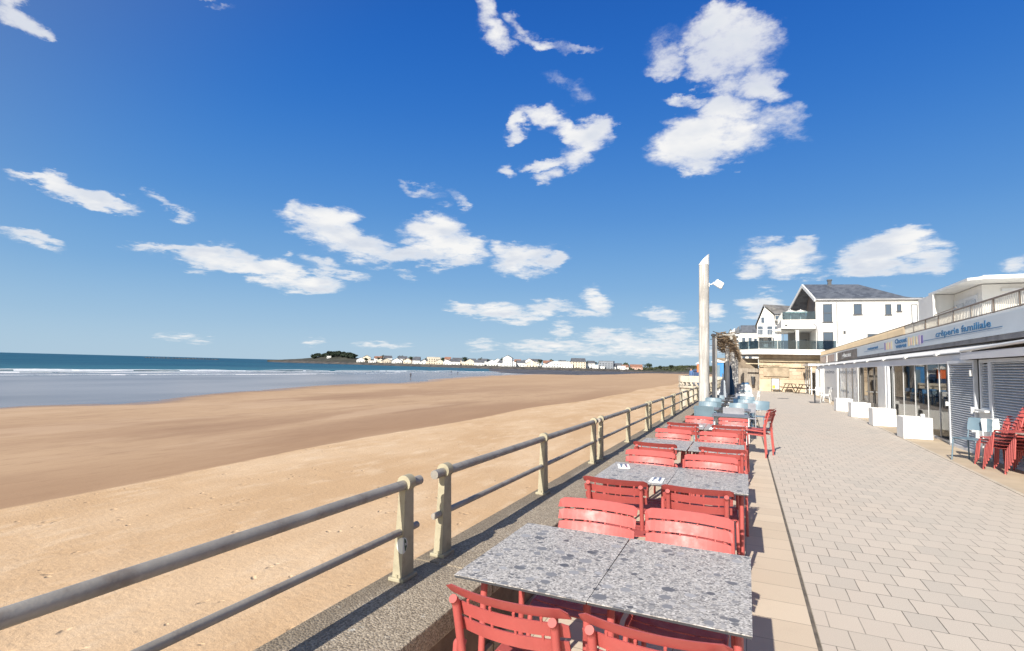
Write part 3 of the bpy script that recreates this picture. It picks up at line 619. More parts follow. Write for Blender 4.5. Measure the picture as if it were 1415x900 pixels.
far_house(880, 14, 17, 10, 4.0, FW[2], FR[1], 'side', 'low pinkish building with red roof at the far end of the beach', None)
far_house(453, 55, 7, 6, 4.0, FW[0], FR[2], 'flat', 'small white building among the pines on the headland', None)
for i, (px, off, h_, w_, kd, lab) in enumerate([(697, 60, 12, 12, 0, 'dark pine rising above the white villa across the bay'), (895, 22, 9.5, 17, 0, 'wide round dark tree at the right end of the far town'),
    (641, 58, 11, 12, 0, 'tall dark pine left of the far town centre'), (570, 70, 8, 12, 1, 'green tree behind the first far houses'), (527, 60, 9, 9, 1, 'dark tree between the leftmost far houses'),
    (612, 66, 9, 10, 1, 'broad tree right of the large cream block'), (664, 62, 9, 12, 0, 'dark tree behind low white houses across the bay'), (745, 60, 10, 10, 0, 'dark tree right of the orange roofed house'),
    (762, 64, 10, 9, 1, 'tree left of the long white flats'), (802, 46, 12, 20, 0, 'wide dark tree crowning the cream mansion'), (822, 60, 9, 10, 0, 'dark tree between mansion and grey block'),
    (866, 50, 8, 12, 1, 'low tree right of the grey apartment block'), (913, 30, 6.5, 8, 0, 'small dark bush tree on the dune'), (928, 34, 7.5, 7, 0, 'dark rounded bush tree on the higher dune'), (590, 62, 8, 8, 0, 'small dark pine left of the large cream block')]):
    far_tree(px, off, h_, w_, kd, lab)

for k in range(26):
    px = 505+k*14.2+rnd.uniform(-5, 5)
    far_tree(px, rnd.uniform(30, 75), rnd.uniform(6.0, 9.0), rnd.uniform(6, 11), rnd.choice([0, 1]), 'dark tree among the roofs of the far town, one of many small ones')
# ================================================================== PROMENADE
SEAMX0, SEAMS = .405, -.0035
b = MB(); b.add([(-1.5, -8, 0), (.40, -8, 0), (.36, 54.5, 0), (-1.5, 54.5, 0)], [(0, 1, 2, 3)]); b.build('terrace_floor', SLABS); struct(bpy.data.objects['terrace_floor'], 'cream slab terrace strip beside the sea wall')
b = MB(); b.add([(.425, -8, 0), (26, -8, 0), (26, 80, 0), (.385, 80, 0)], [(0, 1, 2, 3)]); struct(b.build('promenade', PAVE), 'wide promenade of pale pinkish grey block pavers')
b = MB(); b.add([(.40, -8, -.006), (.425, -8, -.006), (.385, 54.5, -.006), (.36, 54.5, -.006)], [(0, 1, 2, 3)]); struct(b.build('drain_slot', mat('dark_slot', (.13, .11, .09), .9, .3, 8)), 'narrow dark drain slot between terrace slabs and pavers')
def stripmat():
    return mat('sandy_tarmac', (.50, .40, .285), .9, .10, 1.3, bump=.25, bs=150, stain=((.40, .33, .26), 2.2, .5))
kerbX = lambda y: 3.30+.0285*y
b = MB(); b.add([(kerbX(-8)+.07, -8, .004), (26, -8, .004), (26, 52, .004), (kerbX(52)+.07, 52, .004)], [(0, 1, 2, 3)]); struct(b.build('shop_pavement', stripmat()), 'sandy coloured strip of pavement in front of the restaurant')
b = MB()
yy = -8.
while yy < 51.5:
    y1 = yy+.992; b.slab([(kerbX(yy), yy, -.02), (kerbX(yy)+.065, yy, -.02), (kerbX(y1)+.065, y1, -.02), (kerbX(y1), y1, -.02)], (0, 0, .03)); yy += 1.0
struct(b.build('edging_kerb', mat('edging_stone', (.52, .45, .36), .85, .12, 3)), 'flush line of pale edging stones along the restaurant pavement')
# large base below everything landward
b = MB(); b.b2((-1.7, -14, -3.4), (60, 52.6, -.02)); struct(b.build('promenade_base', CONCP), 'solid ground carrying the promenade')
b = MB(); b.b2((-1.5, 52.7, -3.4), (400, 720, -.5)); struct(b.build('back_ground', mat('town_ground', (.26, .23, .19), .95, .2, .2)), 'ground behind the promenade wall')
# round manhole cover
b = MB(); b.tube([(2.25, 38.6, .001), (2.25, 38.6, .010)], .33, 28); tag(b.build('manhole_cover', DARKM), 'round dark manhole cover in the pavers far down the promenade', 'manhole cover')
# ---- sea wall (parapet)
HW = .47; XI = -1.31; XO = -1.84
sw = empty('sea_wall', (-1.6, 0, 0)); tag(sw, 'low sea wall of dark exposed aggregate concrete between terrace and beach', 'sea wall')
def rel(o, root): o.location = -Vector(root.location); return o
joints = [-9.2, -5.1, -1.0, 2.82, 6.78, 10.76, 14.74, 18.7, 22.7, 26.7, 30.7, 34.6, 38.6, 42.6, 46.6, 50.5]
cap = MB()
for a, c in zip(joints[:-1], joints[1:]): cap.box(((XI+XO)/2, (a+c)/2, HW-.055), (XO-XI if 0 else abs(XI-XO), c-a-.012, .11), bev=.008)
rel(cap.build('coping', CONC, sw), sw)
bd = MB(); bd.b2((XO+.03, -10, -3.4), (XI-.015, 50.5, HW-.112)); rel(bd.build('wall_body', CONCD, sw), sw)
bs = MB()
for a, c in zip(joints[:-1], joints[1:]):
    bs.b2((XI-.016, a+.01, .0), (XI+.012, c-.01, .10))
rel(bs.build('wall_base', mat('sandy_render', (.42, .34, .25), .9, .2, 3, stain=((.2, .15, .1), 5, .6)), sw), sw)
# small drain holes / fixings in the coping near the lamp pole
# ---- railing
def pill(b, x, z0, z1, r, y0, y1):
    P = [(x+r*cos(t), z1+r*sin(t)) for t in np.linspace(0, pi, 10)]+[(x+r*cos(t), z0+r*sin(t)) for t in np.linspace(pi, 2*pi, 10)]
    b.prism(P, 'y', y0, y1); return b
def boolean(o, cutter):
    md = o.modifiers.new('b', 'BOOLEAN'); md.object = cutter; md.operation = 'DIFFERENCE'; md.solver = 'EXACT'
    dg = bpy.context.evaluated_depsgraph_get(); me = bpy.data.meshes.new_from_object(o.evaluated_get(dg))
    o.modifiers.clear(); o.data = me; bpy.data.objects.remove(cutter); return o
def make_post(parent, y, open_side):
    """cast post: plate tapering upwards, rounded head around the top rail"""
    b = MB(); w0, w1 = .030, .021; d0, d1 = .058, .040; zt = .47
    b.add([(-w0, -d0, 0), (w0, -d0, 0), (w0, d0, 0), (-w0, d0, 0), (-w1, -d1, zt), (w1, -d1, zt), (w1, d1, zt), (-w1, d1, zt)], [(0, 3, 2, 1), (4, 5, 6, 7), (0, 1, 5, 4), (1, 2, 6, 5), (2, 3, 7, 6), (3, 0, 4, 7)])
    o = b.build('post', POSTM, parent)
    for (za, zb, r_) in ((.345, .425, .021), (.10, .155, .016)):
        c = MB(); P = [(r_*cos(t), zb+r_*sin(t)) for t in np.linspace(0, pi, 10)]+[(r_*cos(t), za+r_*sin(t)) for t in np.linspace(pi, 2*pi, 10)]
        c.prism(P, 'x', .008, .09); boolean(o, c.build('c', POSTM))
    h = MB(); P = [(.043*cos(t), .502+.043*sin(t)) for t in np.linspace(-.9, pi+.9, 20)]; h.prism(P, 'y', -.030, .030)
    h.build('rail_collar', POSTM, o)
    f = MB(); f.box((0, 0, -.004), (.10, .14, .022), bev=.006)
    for sx in (-1, 1): f.tube([(0, sx*.058, .0), (0, sx*.058, .022)], .008, 6)
    f.build('foot_plate', POSTM, o)
    return o
XR = -1.735
def make_section():
    root = empty('railing', (XR, 0, HW))
    p0 = make_post(root, 0, 1); p0.location = (0, 0, .012)
    for dy in (1.81, 3.62):
        c = copy_tree(p0, root); c.location = (0, dy, .012)
    b = MB(); b.tube([(0, -.13, .505), (0, 3.75, .505)], .0270, 18); b.build('top_rail', GALV, root)
    b = MB(); b.tube([(0, -.12, .255), (0, 3.74, .255)], .0190, 14); b.build('lower_rail', GALV, root)
    return root
sec0 = make_section(); y0s = [2.97-3.98*k for k in (2, 1)]+[2.97+3.98*k for k in range(0, 12)]
for i, y0 in enumerate(y0s):
    o = sec0 if i == 0 else copy_tree(sec0); o.location = (XR, y0-(.06 if abs(y0-(2.97-3.98)) < .01 else 0), HW)
    o['category'] = 'railing'; o['group'] = 'railing sections on the sea wall'
    o['label'] = 'railing section on the sea wall nearest the camera, behind it to the left' if i == 0 else ('railing section on the sea wall crossing the lower left corner' if i == 1 else
        'grey tube railing on the sea wall, %s full section beyond the first gap' % ORD[i-2])
# sticker on the last post of the near section
near_sec = [o for o in COL.objects if o.name.startswith('railing') and abs(o.location.y-(2.91-3.98)) < .01][0]
posts = sorted([c for c in near_sec.children if c.name.startswith('post')], key=lambda c: c.location.y)
z0 = .175; wx = .030-.009*z0/.47; wy = -(.058-.018*z0/.47)
posts[1].location.y = 1.70
def half(face, r, zr, th, a0, a1, m_=12):
    """half disc wrapped on one face of the post, from the shared corner"""
    P = [(r*cos(t), z0+zr*sin(t)) for t in np.linspace(a0, a1, m_)]
    if face == 'y': P3 = [(wx+u, wy-th, z) for u, z in P]; return stk_b.slab(P3, (0, th*.9, 0))
    P3 = [(wx+th, wy-u, z) for u, z in P]; return stk_b.slab(P3, (-th*.9, 0, 0))
stk_b = MB(); half('y', .040, .044, .0016, pi/2, 3*pi/2); half('x', .040, .044, .0016, pi/2, 3*pi/2)
st = stk_b.build('sticker', mat('white_sticker', (.62, .64, .60), .4, .05, 5), posts[-1]); st['label'] = 'round white and dark green sticker wrapped round the post corner'
stk_b = MB(); P3 = [(wx+.0026, wy+.006, z0+.040), (wx+.0026, wy+.022, z0+.030), (wx+.0026, wy+.033, z0+.010), (wx+.0026, wy+.035, z0-.012), (wx+.0026, wy+.026, z0-.030), (wx+.0026, wy+.018, z0-.034), (wx+.0026, wy+.012, z0-.005)]
stk_b.slab(P3, (-.0008, 0, 0)); stk_b.build('sticker_print', mat('dark_green_print', (.012, .06, .04), .4, .3, 90), posts[-1])
tt = text_obj('N', .020, mat('white_sticker', (1, 1, 1)), posts[-1], 'sticker_letter', .0003, bold=.0004); tt.rotation_euler = (pi/2, 0, pi/2); tt.location = (wx+.0032, wy+.014, z0-.002)
# ================================================================== TABLES AND CHAIRS
def make_table(w, d, topm, legm, name='bistro_table', z=.75, th=.012):
    t = empty(name)
    b = MB(); b.box((0, 0, z-.0015), (w, d, .003)); b.build('table_top', topm, t)
    b = MB()
    b.box((0, 0, z-.0032-(th-.003)/2), (w-.003, d-.003, th-.003))
    b.build('top_edge', DARKM, t)
    f = MB(); x, y = w/2-.05, d/2-.20; zz = z-th-.022
    for sx in (-1, 1): f.box((sx*x, 0, zz), (.03, 2*y, .028))
    for sy in (-1, 1): f.box((0, sy*y, zz), (2*x-.03, .03, .028))
    f.build('frame', legm, t)
    for sx in (-1, 1):
        for sy in (-1, 1):
            b = MB(); b.tube([(sx*x, sy*y, zz-.014), (sx*(x+.004), sy*(y+.02), .0)], .016, 10); b.build('leg', legm, t)
    return t
DRED = RED
tp = make_table(.583, .855, TERR, DRED)
rows = [(2.50, 0.), (4.79, .002), (6.80, -.03), (9.22, -.02)]
first = True
pos_t = []
rowname = ['nearest', 'second', 'third', 'fourth']
for i, (yc, dx_) in enumerate(rows):
    for j, xc in enumerate((-.858+dx_*1.3, -.271+dx_)):
        o = tp if first else copy_tree(tp); first = False
        o.location = (xc, yc, 0); o.rotation_euler = (0, 0, random.uniform(-.006, .006))
        tag(o, '%s grey terrazzo topped table of the %s red chair row' % (('left' if j == 0 else 'right'), rowname[i]), 'table', 'terrazzo tables between the red chairs')
def slat_pts(w, sag, n=10): return [(-w/2+w*k/n, sag*(1-(2*k/n-1)**2)) for k in range(n+1)]
def make_red_chair():
    t = empty('garden_chair')
    # local +Y = facing direction
    bk = MB()
    zs = [(.712, .053), (.776, .053), (.838, .046)]
    yb = lambda z: -.205-.34*(z-.58)
    for k, (z0, hgt) in enumerate(zs):
        pts = slat_pts(.465-.010*(2-k), -.046, 18); ths = .007; vs = []
        lean = .42+(.45 if k == 2 else 0); zb = z0
        for (x, y) in pts:
            for (u, q) in ((-.5, 0), (.5, 0), (.5, -ths), (-.5, -ths)):
                vs.append((x, yb(z0)+y-lean*u*hgt+q, zb+u*hgt-.010*(abs(x)/.2325)**6*(1 if u < 0 else -1)*-1*0-(.012*max(0, (abs(x)-.21)/.0225)**2 if u > 0 else 0)))
        n = len(pts); fs = [(4*i+q, 4*i+(q+1) % 4, 4*i+4+(q+1) % 4, 4*i+4+q) for i in range(n-1) for q in range(4)]+[(0, 3, 2, 1), tuple(4*(n-1)+q for q in range(4))]
        bk.add(vs, fs, False)
    # small spacers between slats
    for zsp in (.744, .808):
        for x in (-.14, -.045, .045, .14):
            yy = yb(zsp)-.046*(1-(x/.2325)**2)-.004; bk.tube([(x, yy+.003, zsp-.009), (x, yy-.003, zsp+.009)], .0055, 7)
    o = bk.build('backrest', RED, t)
    for s_ in (-1, 1):
        b = MB(); b.tube([(s_*.188, yb(.55)-.040, .50), (s_*.188, yb(.80)-.040, .802), (s_*.188, yb(.80)-.062, .820)], .0152, 14, bend=.02); b.build('back_post', RED, t)
        b = MB(); b.tube([(s_*.188, yb(.60)-.032, .625), (s_*.222, yb(.60)-.034, .63), (s_*.226, -.25, .44), (s_*.235, -.285, .0)], .0135, 10, bend=.05); b.build('rear_leg', RED, t)
        b = MB(); b.tube([(s_*.218, -.235, .415), (s_*.218, .20, .435), (s_*.232, .245, .0)], .0135, 10, bend=.06); b.build('front_leg', RED, t)
    st = MB()
    for k in range(6):
        yc = -.165+k*.072; zc = .452-.012*math.sin(pi*(k+.5)/6)+(.0 if k < 5 else -.006)
        pts = slat_pts(.43, -.012, 8); n = len(pts); vs = []
        for (x, zz) in pts: vs += [(x, yc-.031, zc+zz), (x, yc+.031, zc+zz), (x, yc+.031, zc+zz-.006), (x, yc-.031, zc+zz-.006)]
        fs = [(4*i+q, 4*i+(q+1) % 4, 4*i+4+(q+1) % 4, 4*i+4+q) for i in range(n-1) for q in range(4)]+[(0, 3, 2, 1), tuple(4*(n-1)+q for q in range(4))]
        st.add(vs, fs)
    for s_ in (-1, 1): st.box((s_*.10, .01, .426), (.02, .42, .012))
    st.build('seat', RED, t)
    return t
ch = make_red_chair(); used = [False]
def red_chair(x, y, rz, label, group='red garden chairs along the terrace', z=0, tilt=0):
    o = ch if not used[0] else copy_tree(ch); used[0] = True
    o.location = (x, y, z); o.rotation_euler = (tilt, 0, rz); tag(o, label, 'chair', group); return o
backs = [('near', 1.755, (-.757, -.262)), ('far', 3.145, (-.795, -.30)), ('near', 3.90, (-.875, -.31)), ('far', 5.33, (-.835, -.285)), ('near', 5.99, (-.895, -.215)), ('far', 7.43, (-.885, -.31)), ('near', 8.47, (-.85, -.21)), ('far', 9.80, (-.73, -.19))]
for i, (sd, yb_, xx) in enumerate(backs):
    for j, x in enumerate(xx):
        r = rowname[i//2]
        if sd == 'near': red_chair(x, yb_+.30, random.uniform(-.04, .04)-(.0 if i else .03), '%s red slatted chair with its back to the camera at the %s terrazzo tables' % ('left' if j == 0 else 'right', r))
        else: red_chair(x, yb_-.30, pi+random.uniform(-.04, .04), '%s red slatted chair facing the camera across the %s terrazzo tables' % ('left' if j == 0 else 'right', r))
# the turned pair at the end of the slate table
red_chair(.17, 11.85, rad(72), 'red chair turned sideways at the walkway end of the slate table, lower of two', 'stacked pair turned sideways')
red_chair(.185, 11.84, rad(72), 'upper red chair stacked on the sideways one at the slate table', 'stacked pair turned sideways', z=.075)
# ---- cutlery
NAP = mat('white_paper_napkin', (.82, .82, .80), .9, .02, 5); STEEL = mat('cutlery_steel', (.55, .55, .56), .25, .1, 20, metal=1.)
def setting(x, y, rz, where):
    R3 = Matrix.Rotation(rz, 3, 'Z')
    b = MB(); b.box((0, 0, .0015), (.105, .20, .003)); b.box((.004, -.002, .0042), (.10, .19, .0022), rot=Matrix.Rotation(.03, 3, 'Z'))
    n = b.build('napkin', NAP); n.location = (x, y, .7505); n.rotation_euler = (0, 0, rz); tag(n, 'folded white paper napkin under cutlery '+where, 'napkin')
    k = MB(); k.box((0, -.045, 0), (.013, .085, .004), bev=.001); k.prism([(-.008, 0), (.009, 0), (.010, .06), (.004, .105), (-.008, .095)], 'z', -.0012, .0012)
    ko = k.build('knife', STEEL); ko.location = Vector((x, y, .759))+R3@Vector((.022, -.01, 0)); ko.rotation_euler = (0, 0, rz+.04); tag(ko, 'steel table knife on the napkin '+where, 'knife')
    f = MB(); f.box((0, -.04, 0), (.008, .10, .003)); f.box((0, .028, 0), (.022, .036, .003), bev=.001)
    for q in range(4): f.box((-.0085+q*.0057, .066, 0), (.003, .042, .0025))
    fo = f.build('fork', STEEL); fo.location = Vector((x, y, .759))+R3@Vector((-.022, -.01, 0)); fo.rotation_euler = (0, 0, rz-.03); tag(fo, 'steel fork on the napkin '+where, 'fork')
setting(-1.03, 5.0, .25, 'at the left of the second terrazzo tables'); setting(-.66, 4.53, 0., 'beside the seam of the second terrazzo tables')
setting(-.70, 9.30, .2, 'at the left of the fourth terrazzo tables'); setting(-.46, 8.96, 0, 'at the right of the fourth terrazzo tables')
# ---- slate table and blue / white cafe chairs further on
SLT = mat('slate_table_top', (.20, .21, .23), .5, .12, 7, stain=((.30, .31, .33), 5, .5))
st = make_table(.70, .80, SLT, GREYP, 'cafe_table')
st.location = (-.27, 11.95, 0); tag(st, 'slate grey topped table just beyond the red chairs', 'table')
CB = [mat('light_blue_paint', (.145, .215, .265), .45, .06, 5), mat('white_chair_paint', (.66, .66, .64), .45, .04, 5), mat('navy_paint', (.03, .075, .15), .5, .1, 5), mat('grey_chair_paint', (.33, .34, .38), .5, .1, 5), mat('mid_blue_paint', (.05, .20, .42), .5, .1, 5)]
CN = ['light blue', 'white', 'navy blue', 'grey', 'mid blue']
def make_cafe_chair(m):
    t = empty('cafe_chair')
    b = MB(); pts = slat_pts(.44, -.05, 10); H = [(.60, .0), (.63, -.008), (.74, -.03), (.83, -.055), (.85, -.062)]
    n = len(pts); vs = []
    for side in (0, -.008):
        for k, (z, yo) in enumerate(H):
            sh = .92 if k in (0, len(H)-1) else 1
            for (x, y) in pts: vs.append((x*sh, -.20+y+yo+side, z))
    mH = len(H); N = n*mH; fs = []
    for k in range(mH-1):
        for i in range(n-1):
            a = k*n+i; fs += [(a, a+1, a+n+1, a+n), (N+a, N+a+n, N+a+n+1, N+a+1)]
    for i in range(n-1): fs += [(i, N+i, N+i+1, i+1), ((mH-1)*n+i, (mH-1)*n+i+1, N+(mH-1)*n+i+1, N+(mH-1)*n+i)]
    for k in range(mH-1): fs += [(k*n, k*n+n, N+k*n+n, N+k*n), (k*n+n-1, N+k*n+n-1, N+k*n+2*n-1, k*n+2*n-1)]
    b.add(vs, fs); b.build('backrest', m, t)
    b = MB(); b.box((0, 0, .445), (.43, .42, .014), bev=.005); b.build('seat', m, t)
    for s_ in (-1, 1):
        b = MB(); b.tube([(s_*.205, -.25, .72), (s_*.205, -.20, .44), (s_*.225, -.25, 0)], .013, 8, bend=.03); b.build('rear_leg', m, t)
        b = MB(); b.tube([(s_*.205, -.20, .425), (s_*.205, .19, .425), (s_*.22, .22, 0)], .013, 8, bend=.04); b.build('front_leg', m, t)
    return t
protos = {}
def cafe_chair(kind, x, y, rz, label, group='blue and white cafe chairs down the terrace', z=0.):
    if kind not in protos:
        protos[kind] = make_cafe_chair(CB[kind]); o = protos[kind]
    else: o = copy_tree(protos[kind])
    o.location = (x, y, z); o.rotation_euler = (0, 0, rz); tag(o, label, 'chair', group); return o
crow = [(0, 3, 0, 0), (0, 3, 0, 0), (0, 2, 0, 0), (3, 2, 1, 1), (3, 3, 1, 1), (0, 2, 1, 0), (3, 3, 1, 1), (2, 3, 1, 1), (0, 3, 1, 1), (3, 2, 1, 1), (3, 2, 1, 1), (2, 3, 1, 0), (2, 2, 4, 4), (4, 2, 4, 2), (2, 4, 2, 2)]
y = 13.75
for i, kk in enumerate(crow):
    for j, xc in enumerate((-.80, -.22)):
        o = copy_tree(st); o.location = (xc, y+.1, 0); tag(o, '%s slate table of the %s cafe row past the red chairs' % ('sea side' if j == 0 else 'walkway side', ORD[i]), 'table', 'slate tables of the cafe rows')
    k4 = 0
    for (sd, j, x) in (('near', 0, -.80), ('near', 1, -.18), ('far', 0, -.82), ('far', 1, -.12)):
        jx = x+random.uniform(-.06, .06)+(.16 if j == 1 and i > 0 else 0)
        yy = y-.50 if sd == 'near' else y+.78
        kind = kk[k4]; k4 += 1
        cafe_chair(kind, jx, yy+random.uniform(-.05, .05), (0 if sd == 'near' else pi)+random.uniform(-.15, .15), '%s %s cafe chair, %s side of %s cafe row past the red chairs' % (CN[kind], 'sea side' if j == 0 else 'walkway side', sd, ORD[i]))
    y += 2.12
cafe_chair(0, .33, 16.2, rad(160), 'light blue rounded cafe chair standing out in the walkway just past the red chairs', None)
cafe_chair(1, .30, 24.9, rad(100), 'white cafe chair turned sideways at the walkway edge of the blue and white rows', None)
# ================================================================== POLES, PERGOLA, PARASOLS
def lamp_pole(x, y, label, lean=0.):
    t = empty('lamp_post', (x, y, 0)); tag(t, label, 'lamp post', 'wooden lamp posts on the terrace')
    b = MB(); r = .158
    P = [(0, 0, 0), (0, 0, 1.3), (0, 0, 2.6), (0, 0, 3.9), (0, 0, 4.95)]; b.tube(P, r, 20, r2=r*.93); b.build('pole', POLEW, t)
    c = MB(); n = 22; rr = .156; vs = [(rr*cos(2*pi*k/n), rr*sin(2*pi*k/n), 4.951) for k in range(n)]
    top = [(rr*cos(2*pi*k/n), rr*sin(2*pi*k/n), 5.13+.17*cos(2*pi*k/n)) for k in range(n)]
    c.add(vs+top, [(i, (i+1) % n, n+(i+1) % n, n+i) for i in range(n)]+[tuple(reversed(range(n))), tuple(range(n, 2*n))]); c.build('metal_cap', WHITEP, t)
    l = MB(); l.tube([(.13, 0, 4.32), (.24, 0, 4.34), (.30, 0, 4.40)], .018, 8); l.box((.155, 0, 4.32), (.02, .07, .12), bev=.004); arm = l.build('lamp_arm', WHITEP, t)
    h = MB(); R3 = Matrix.Rotation(rad(28), 3, 'Y'); h.box((.44, 0, 4.34), (.30, .17, .20), rot=Matrix.Rotation(rad(35), 3, 'Y'), bev=.03, taper=.82); lh = h.build('lamp_head', WHITEP, t)
    g = MB(); g.box(Vector((.44, 0, 4.34))+Matrix.Rotation(rad(35), 3, 'Y')@Vector((0, 0, -.102)), (.24, .13, .006), rot=Matrix.Rotation(rad(35), 3, 'Y')); g.build('lamp_glass', mat('lamp_glass', (.55, .57, .58), .1, .03, 5), lh)
    return t
lamp_pole(-1.15, 17.5, 'thick weathered wooden lamp post with white slanted metal cap, standing just past the red chairs')
lamp_pole(-.86, 48, 'far wooden lamp post with white slanted cap rising beyond the pergola')
# pergola of round poles with brushwood roof
pg = empty('pergola', (-.9, 18.6, 0)); tag(pg, 'pergola of slim grey poles carrying a ragged brushwood roof along the sea wall', 'pergola')
ygr = [18.7, 22.6, 26.6, 30.6, 34.6, 38.6, 42.6, 46.6]
first = None
for i, yy in enumerate(ygr):
    for xk in ((-.90,) if i == 0 else ((-.62,) if i % 2 else (-.50,))):
        b = MB(); b.tube([(0, 0, 0), (0, 0, 2.78)], .085, 12, r2=.078)
        if first is None: first = b.build('pole', POLEW, pg); o = first
        else: o = copy_tree(first, pg)
        o.location = (xk+.9, yy-18.6, 0)
b = MB()
for xk in (-.93, -.40): b.tube([(xk+.9, .05, 2.74), (xk+.9, 29.5, 2.74)], .055, 8)
for yy in np.arange(.3, 29, 1.95): b.tube([(-.12, yy, 2.84), (.60, yy, 2.84)], .035, 7)
split_build(b, 'roof_beam', WOOD, pg)
BRUSH = mat('brushwood', (.17, .12, .075), .95, .5, 6, stain=((.36, .29, .20), 9, .6)); rnd = random.Random(11); b = MB()
for k in range(2200):
    y_ = rnd.uniform(0, 29.3); x_ = rnd.uniform(-.02, .56); a = rnd.gauss(0, .5)+(pi/2 if rnd.random() < .3 else 0); L_ = rnd.uniform(.15, .42)
    zc = 2.86+.05*math.sin(y_*2.1)+.11*abs(mnoise.noise(Vector((x_*2, y_*1.1, 0))))+rnd.uniform(-.12, .04)-(.42*rnd.random()**2 if abs(x_-.27) > .15 else .12*rnd.random())
    dv = Vector((cos(a), sin(a), rnd.uniform(-.4, .35)))*L_/2; c = Vector((x_, y_, zc)); b.tube([c-dv, c+dv], rnd.uniform(.006, .015), 4)
b.build('brushwood_roof', BRUSH, pg)
def folded_parasol(x, y, z1, m, label, rr=.13):
    t = empty('parasol', (x, y, 0)); tag(t, label, 'parasol')
    b = MB(); b.tube([(0, 0, .03), (0, 0, z1+.12)], .02, 8); b.build('pole', WHITEP, t)
    b = MB(); b.box((0, 0, .03), (.42, .42, .06), bev=.012); b.build('base', DARKM, t)
    c = MB(); n = 20; zs = [(.62, .3), (.66, 1.0), (.9, 1.0), (1.3, .72), (1.34, .55), (z1-.2, .42), (z1+.05, .1)]; vs = []
    for z, k in zs:
        for i in range(n): r = rr*k*(1.2 if i % 2 else .72); vs.append((r*cos(2*pi*i/n), r*sin(2*pi*i/n), z))
    c.add(vs, [(a*n+i, a*n+(i+1) % n, (a+1)*n+(i+1) % n, (a+1)*n+i) for a in range(len(zs)-1) for i in range(n)]); c.build('folded_canopy', m, t)
folded_parasol(-.70, 20.1, 1.45, mat('pale_canvas', (.40, .44, .48), .9, .06, 5), 'folded pale grey parasol between the first cafe rows', .085)
folded_parasol(-.52, 23.0, 1.9, mat('navy_canvas', (.03, .08, .16), .9, .1, 5), 'folded navy blue parasol under the pergola')
# ================================================================== BASTION WITH BEACH HUTS
bt = empty('bastion', (-1.7, 51, 0)); tag(bt, 'rounded concrete bastion projecting over the beach with pierced parapet', 'bastion')
arc = [(-1.7, 50.5), (-4.6, 50.9), (-5.35, 51.4), (-5.6, 52.2), (-5.6, 62), (-1.7, 63)]
def offp(P, k): c = Vector((-1.7, 57)); return [tuple(c+(Vector(p)-c)*k) for p in P]
b = MB(); b.prism([(x+1.7, y-51) for x, y in arc], 'z', -3.4, .05); b.build('platform', CONCP, bt)
b = MB(); b.prism([(x+1.7-(.10 if x < -2 else 0), y-51-(.10 if y < 53 else 0)) for x, y in arc], 'z', .051, .24); b.build('floor_edge', CONCP, bt)
b = MB(); q = MB()
segs = list(zip(arc[:-1], arc[1:]))
for (a, c) in segs[:4]:
    a = Vector((*a, 0)); c = Vector((*c, 0)); L_ = (c-a).length; u = (c-a)/L_; n_ = max(1, round(L_/.42)); ang = math.atan2(u.y, u.x); R3 = Matrix.Rotation(ang, 3, 'Z')
    mid = (a+c)/2-Vector((-1.7, 51, 0))
    b.box(mid+Vector((0, 0, .86)), (L_, .16, .58), rot=R3)
    for k in range(n_):
        p = a+u*((k+.5)*L_/n_)-Vector((-1.7, 51, 0)); q.box(p+Vector((0, 0, .405)), (.16, .14, .33), rot=R3@Matrix.Rotation(.5, 3, 'Y'))
b.build('parapet', mat('pale_parapet', (.52, .47, .39), .9, .1, 2, stain=((.3, .25, .2), 3, .5)), bt); q.build('baluster_row', CONCP, bt)
def hut(x, y, w, d, h, z, m, rm, label, door):
    t = empty('beach_hut', (x, y, z)); tag(t, label, 'hut')
    b = MB(); b.b2((-w/2, 0, 0), (w/2, d, h))
    for k in range(int(w/.25)+1): b.box((-w/2+.02+k*(w-.04)/int(w/.25), -.012, h/2), (.03, .02, h-.04))
    b.build('wall', m, t)
    b = MB(); b.prism([(-w/2-.1, h), (w/2+.1, h), (w/2+.1, h+.07), (0, h+.28), (-w/2-.1, h+.07)], 'y', -.1, d+.1); b.build('roof', rm, t)
    b = MB(); b.b2((-w*.16, -.05, .02), (w*.16, -.024, h*.85)); b.build('door', door, t)
BLUE = mat('hut_blue', (.045, .22, .50), .6, .1, 3); NAVY = mat('hut_navy', (.025, .06, .14), .6, .15, 3); ORANGE = mat('hut_orange', (.80, .17, .045), .6, .08, 3)
hut(-2.25, 53.0, .95, 1.5, 1.75, .70, BLUE, WHITEP, 'bright blue narrow hut seen between the pergola poles', CB[0])
hut(-4.05, 55.5, 1.5, 1.6, 1.25, .35, NAVY, NAVY, 'dark navy hut on the bastion behind the parapet', CB[4])
hut(-3.85, 53.2, .55, .5, .75, 1.50, ORANGE, WHITEP, 'small bright orange kiosk box with white lid above the navy hut', ORANGE)
b = MB(); b.b2((-4.2, 53.1, .26), (-3.5, 53.8, 1.5)); o = b.build('crate_stack', NAVY); tag(o, 'dark blue crate stack carrying the orange kiosk box', 'crate')
b = MB(); b.b2((-2.9, 52.8, .2), (-1.75, 54.6, .70)); tag(b.build('hut_plinth', CONCP), 'concrete plinth under the bright blue hut', 'plinth')
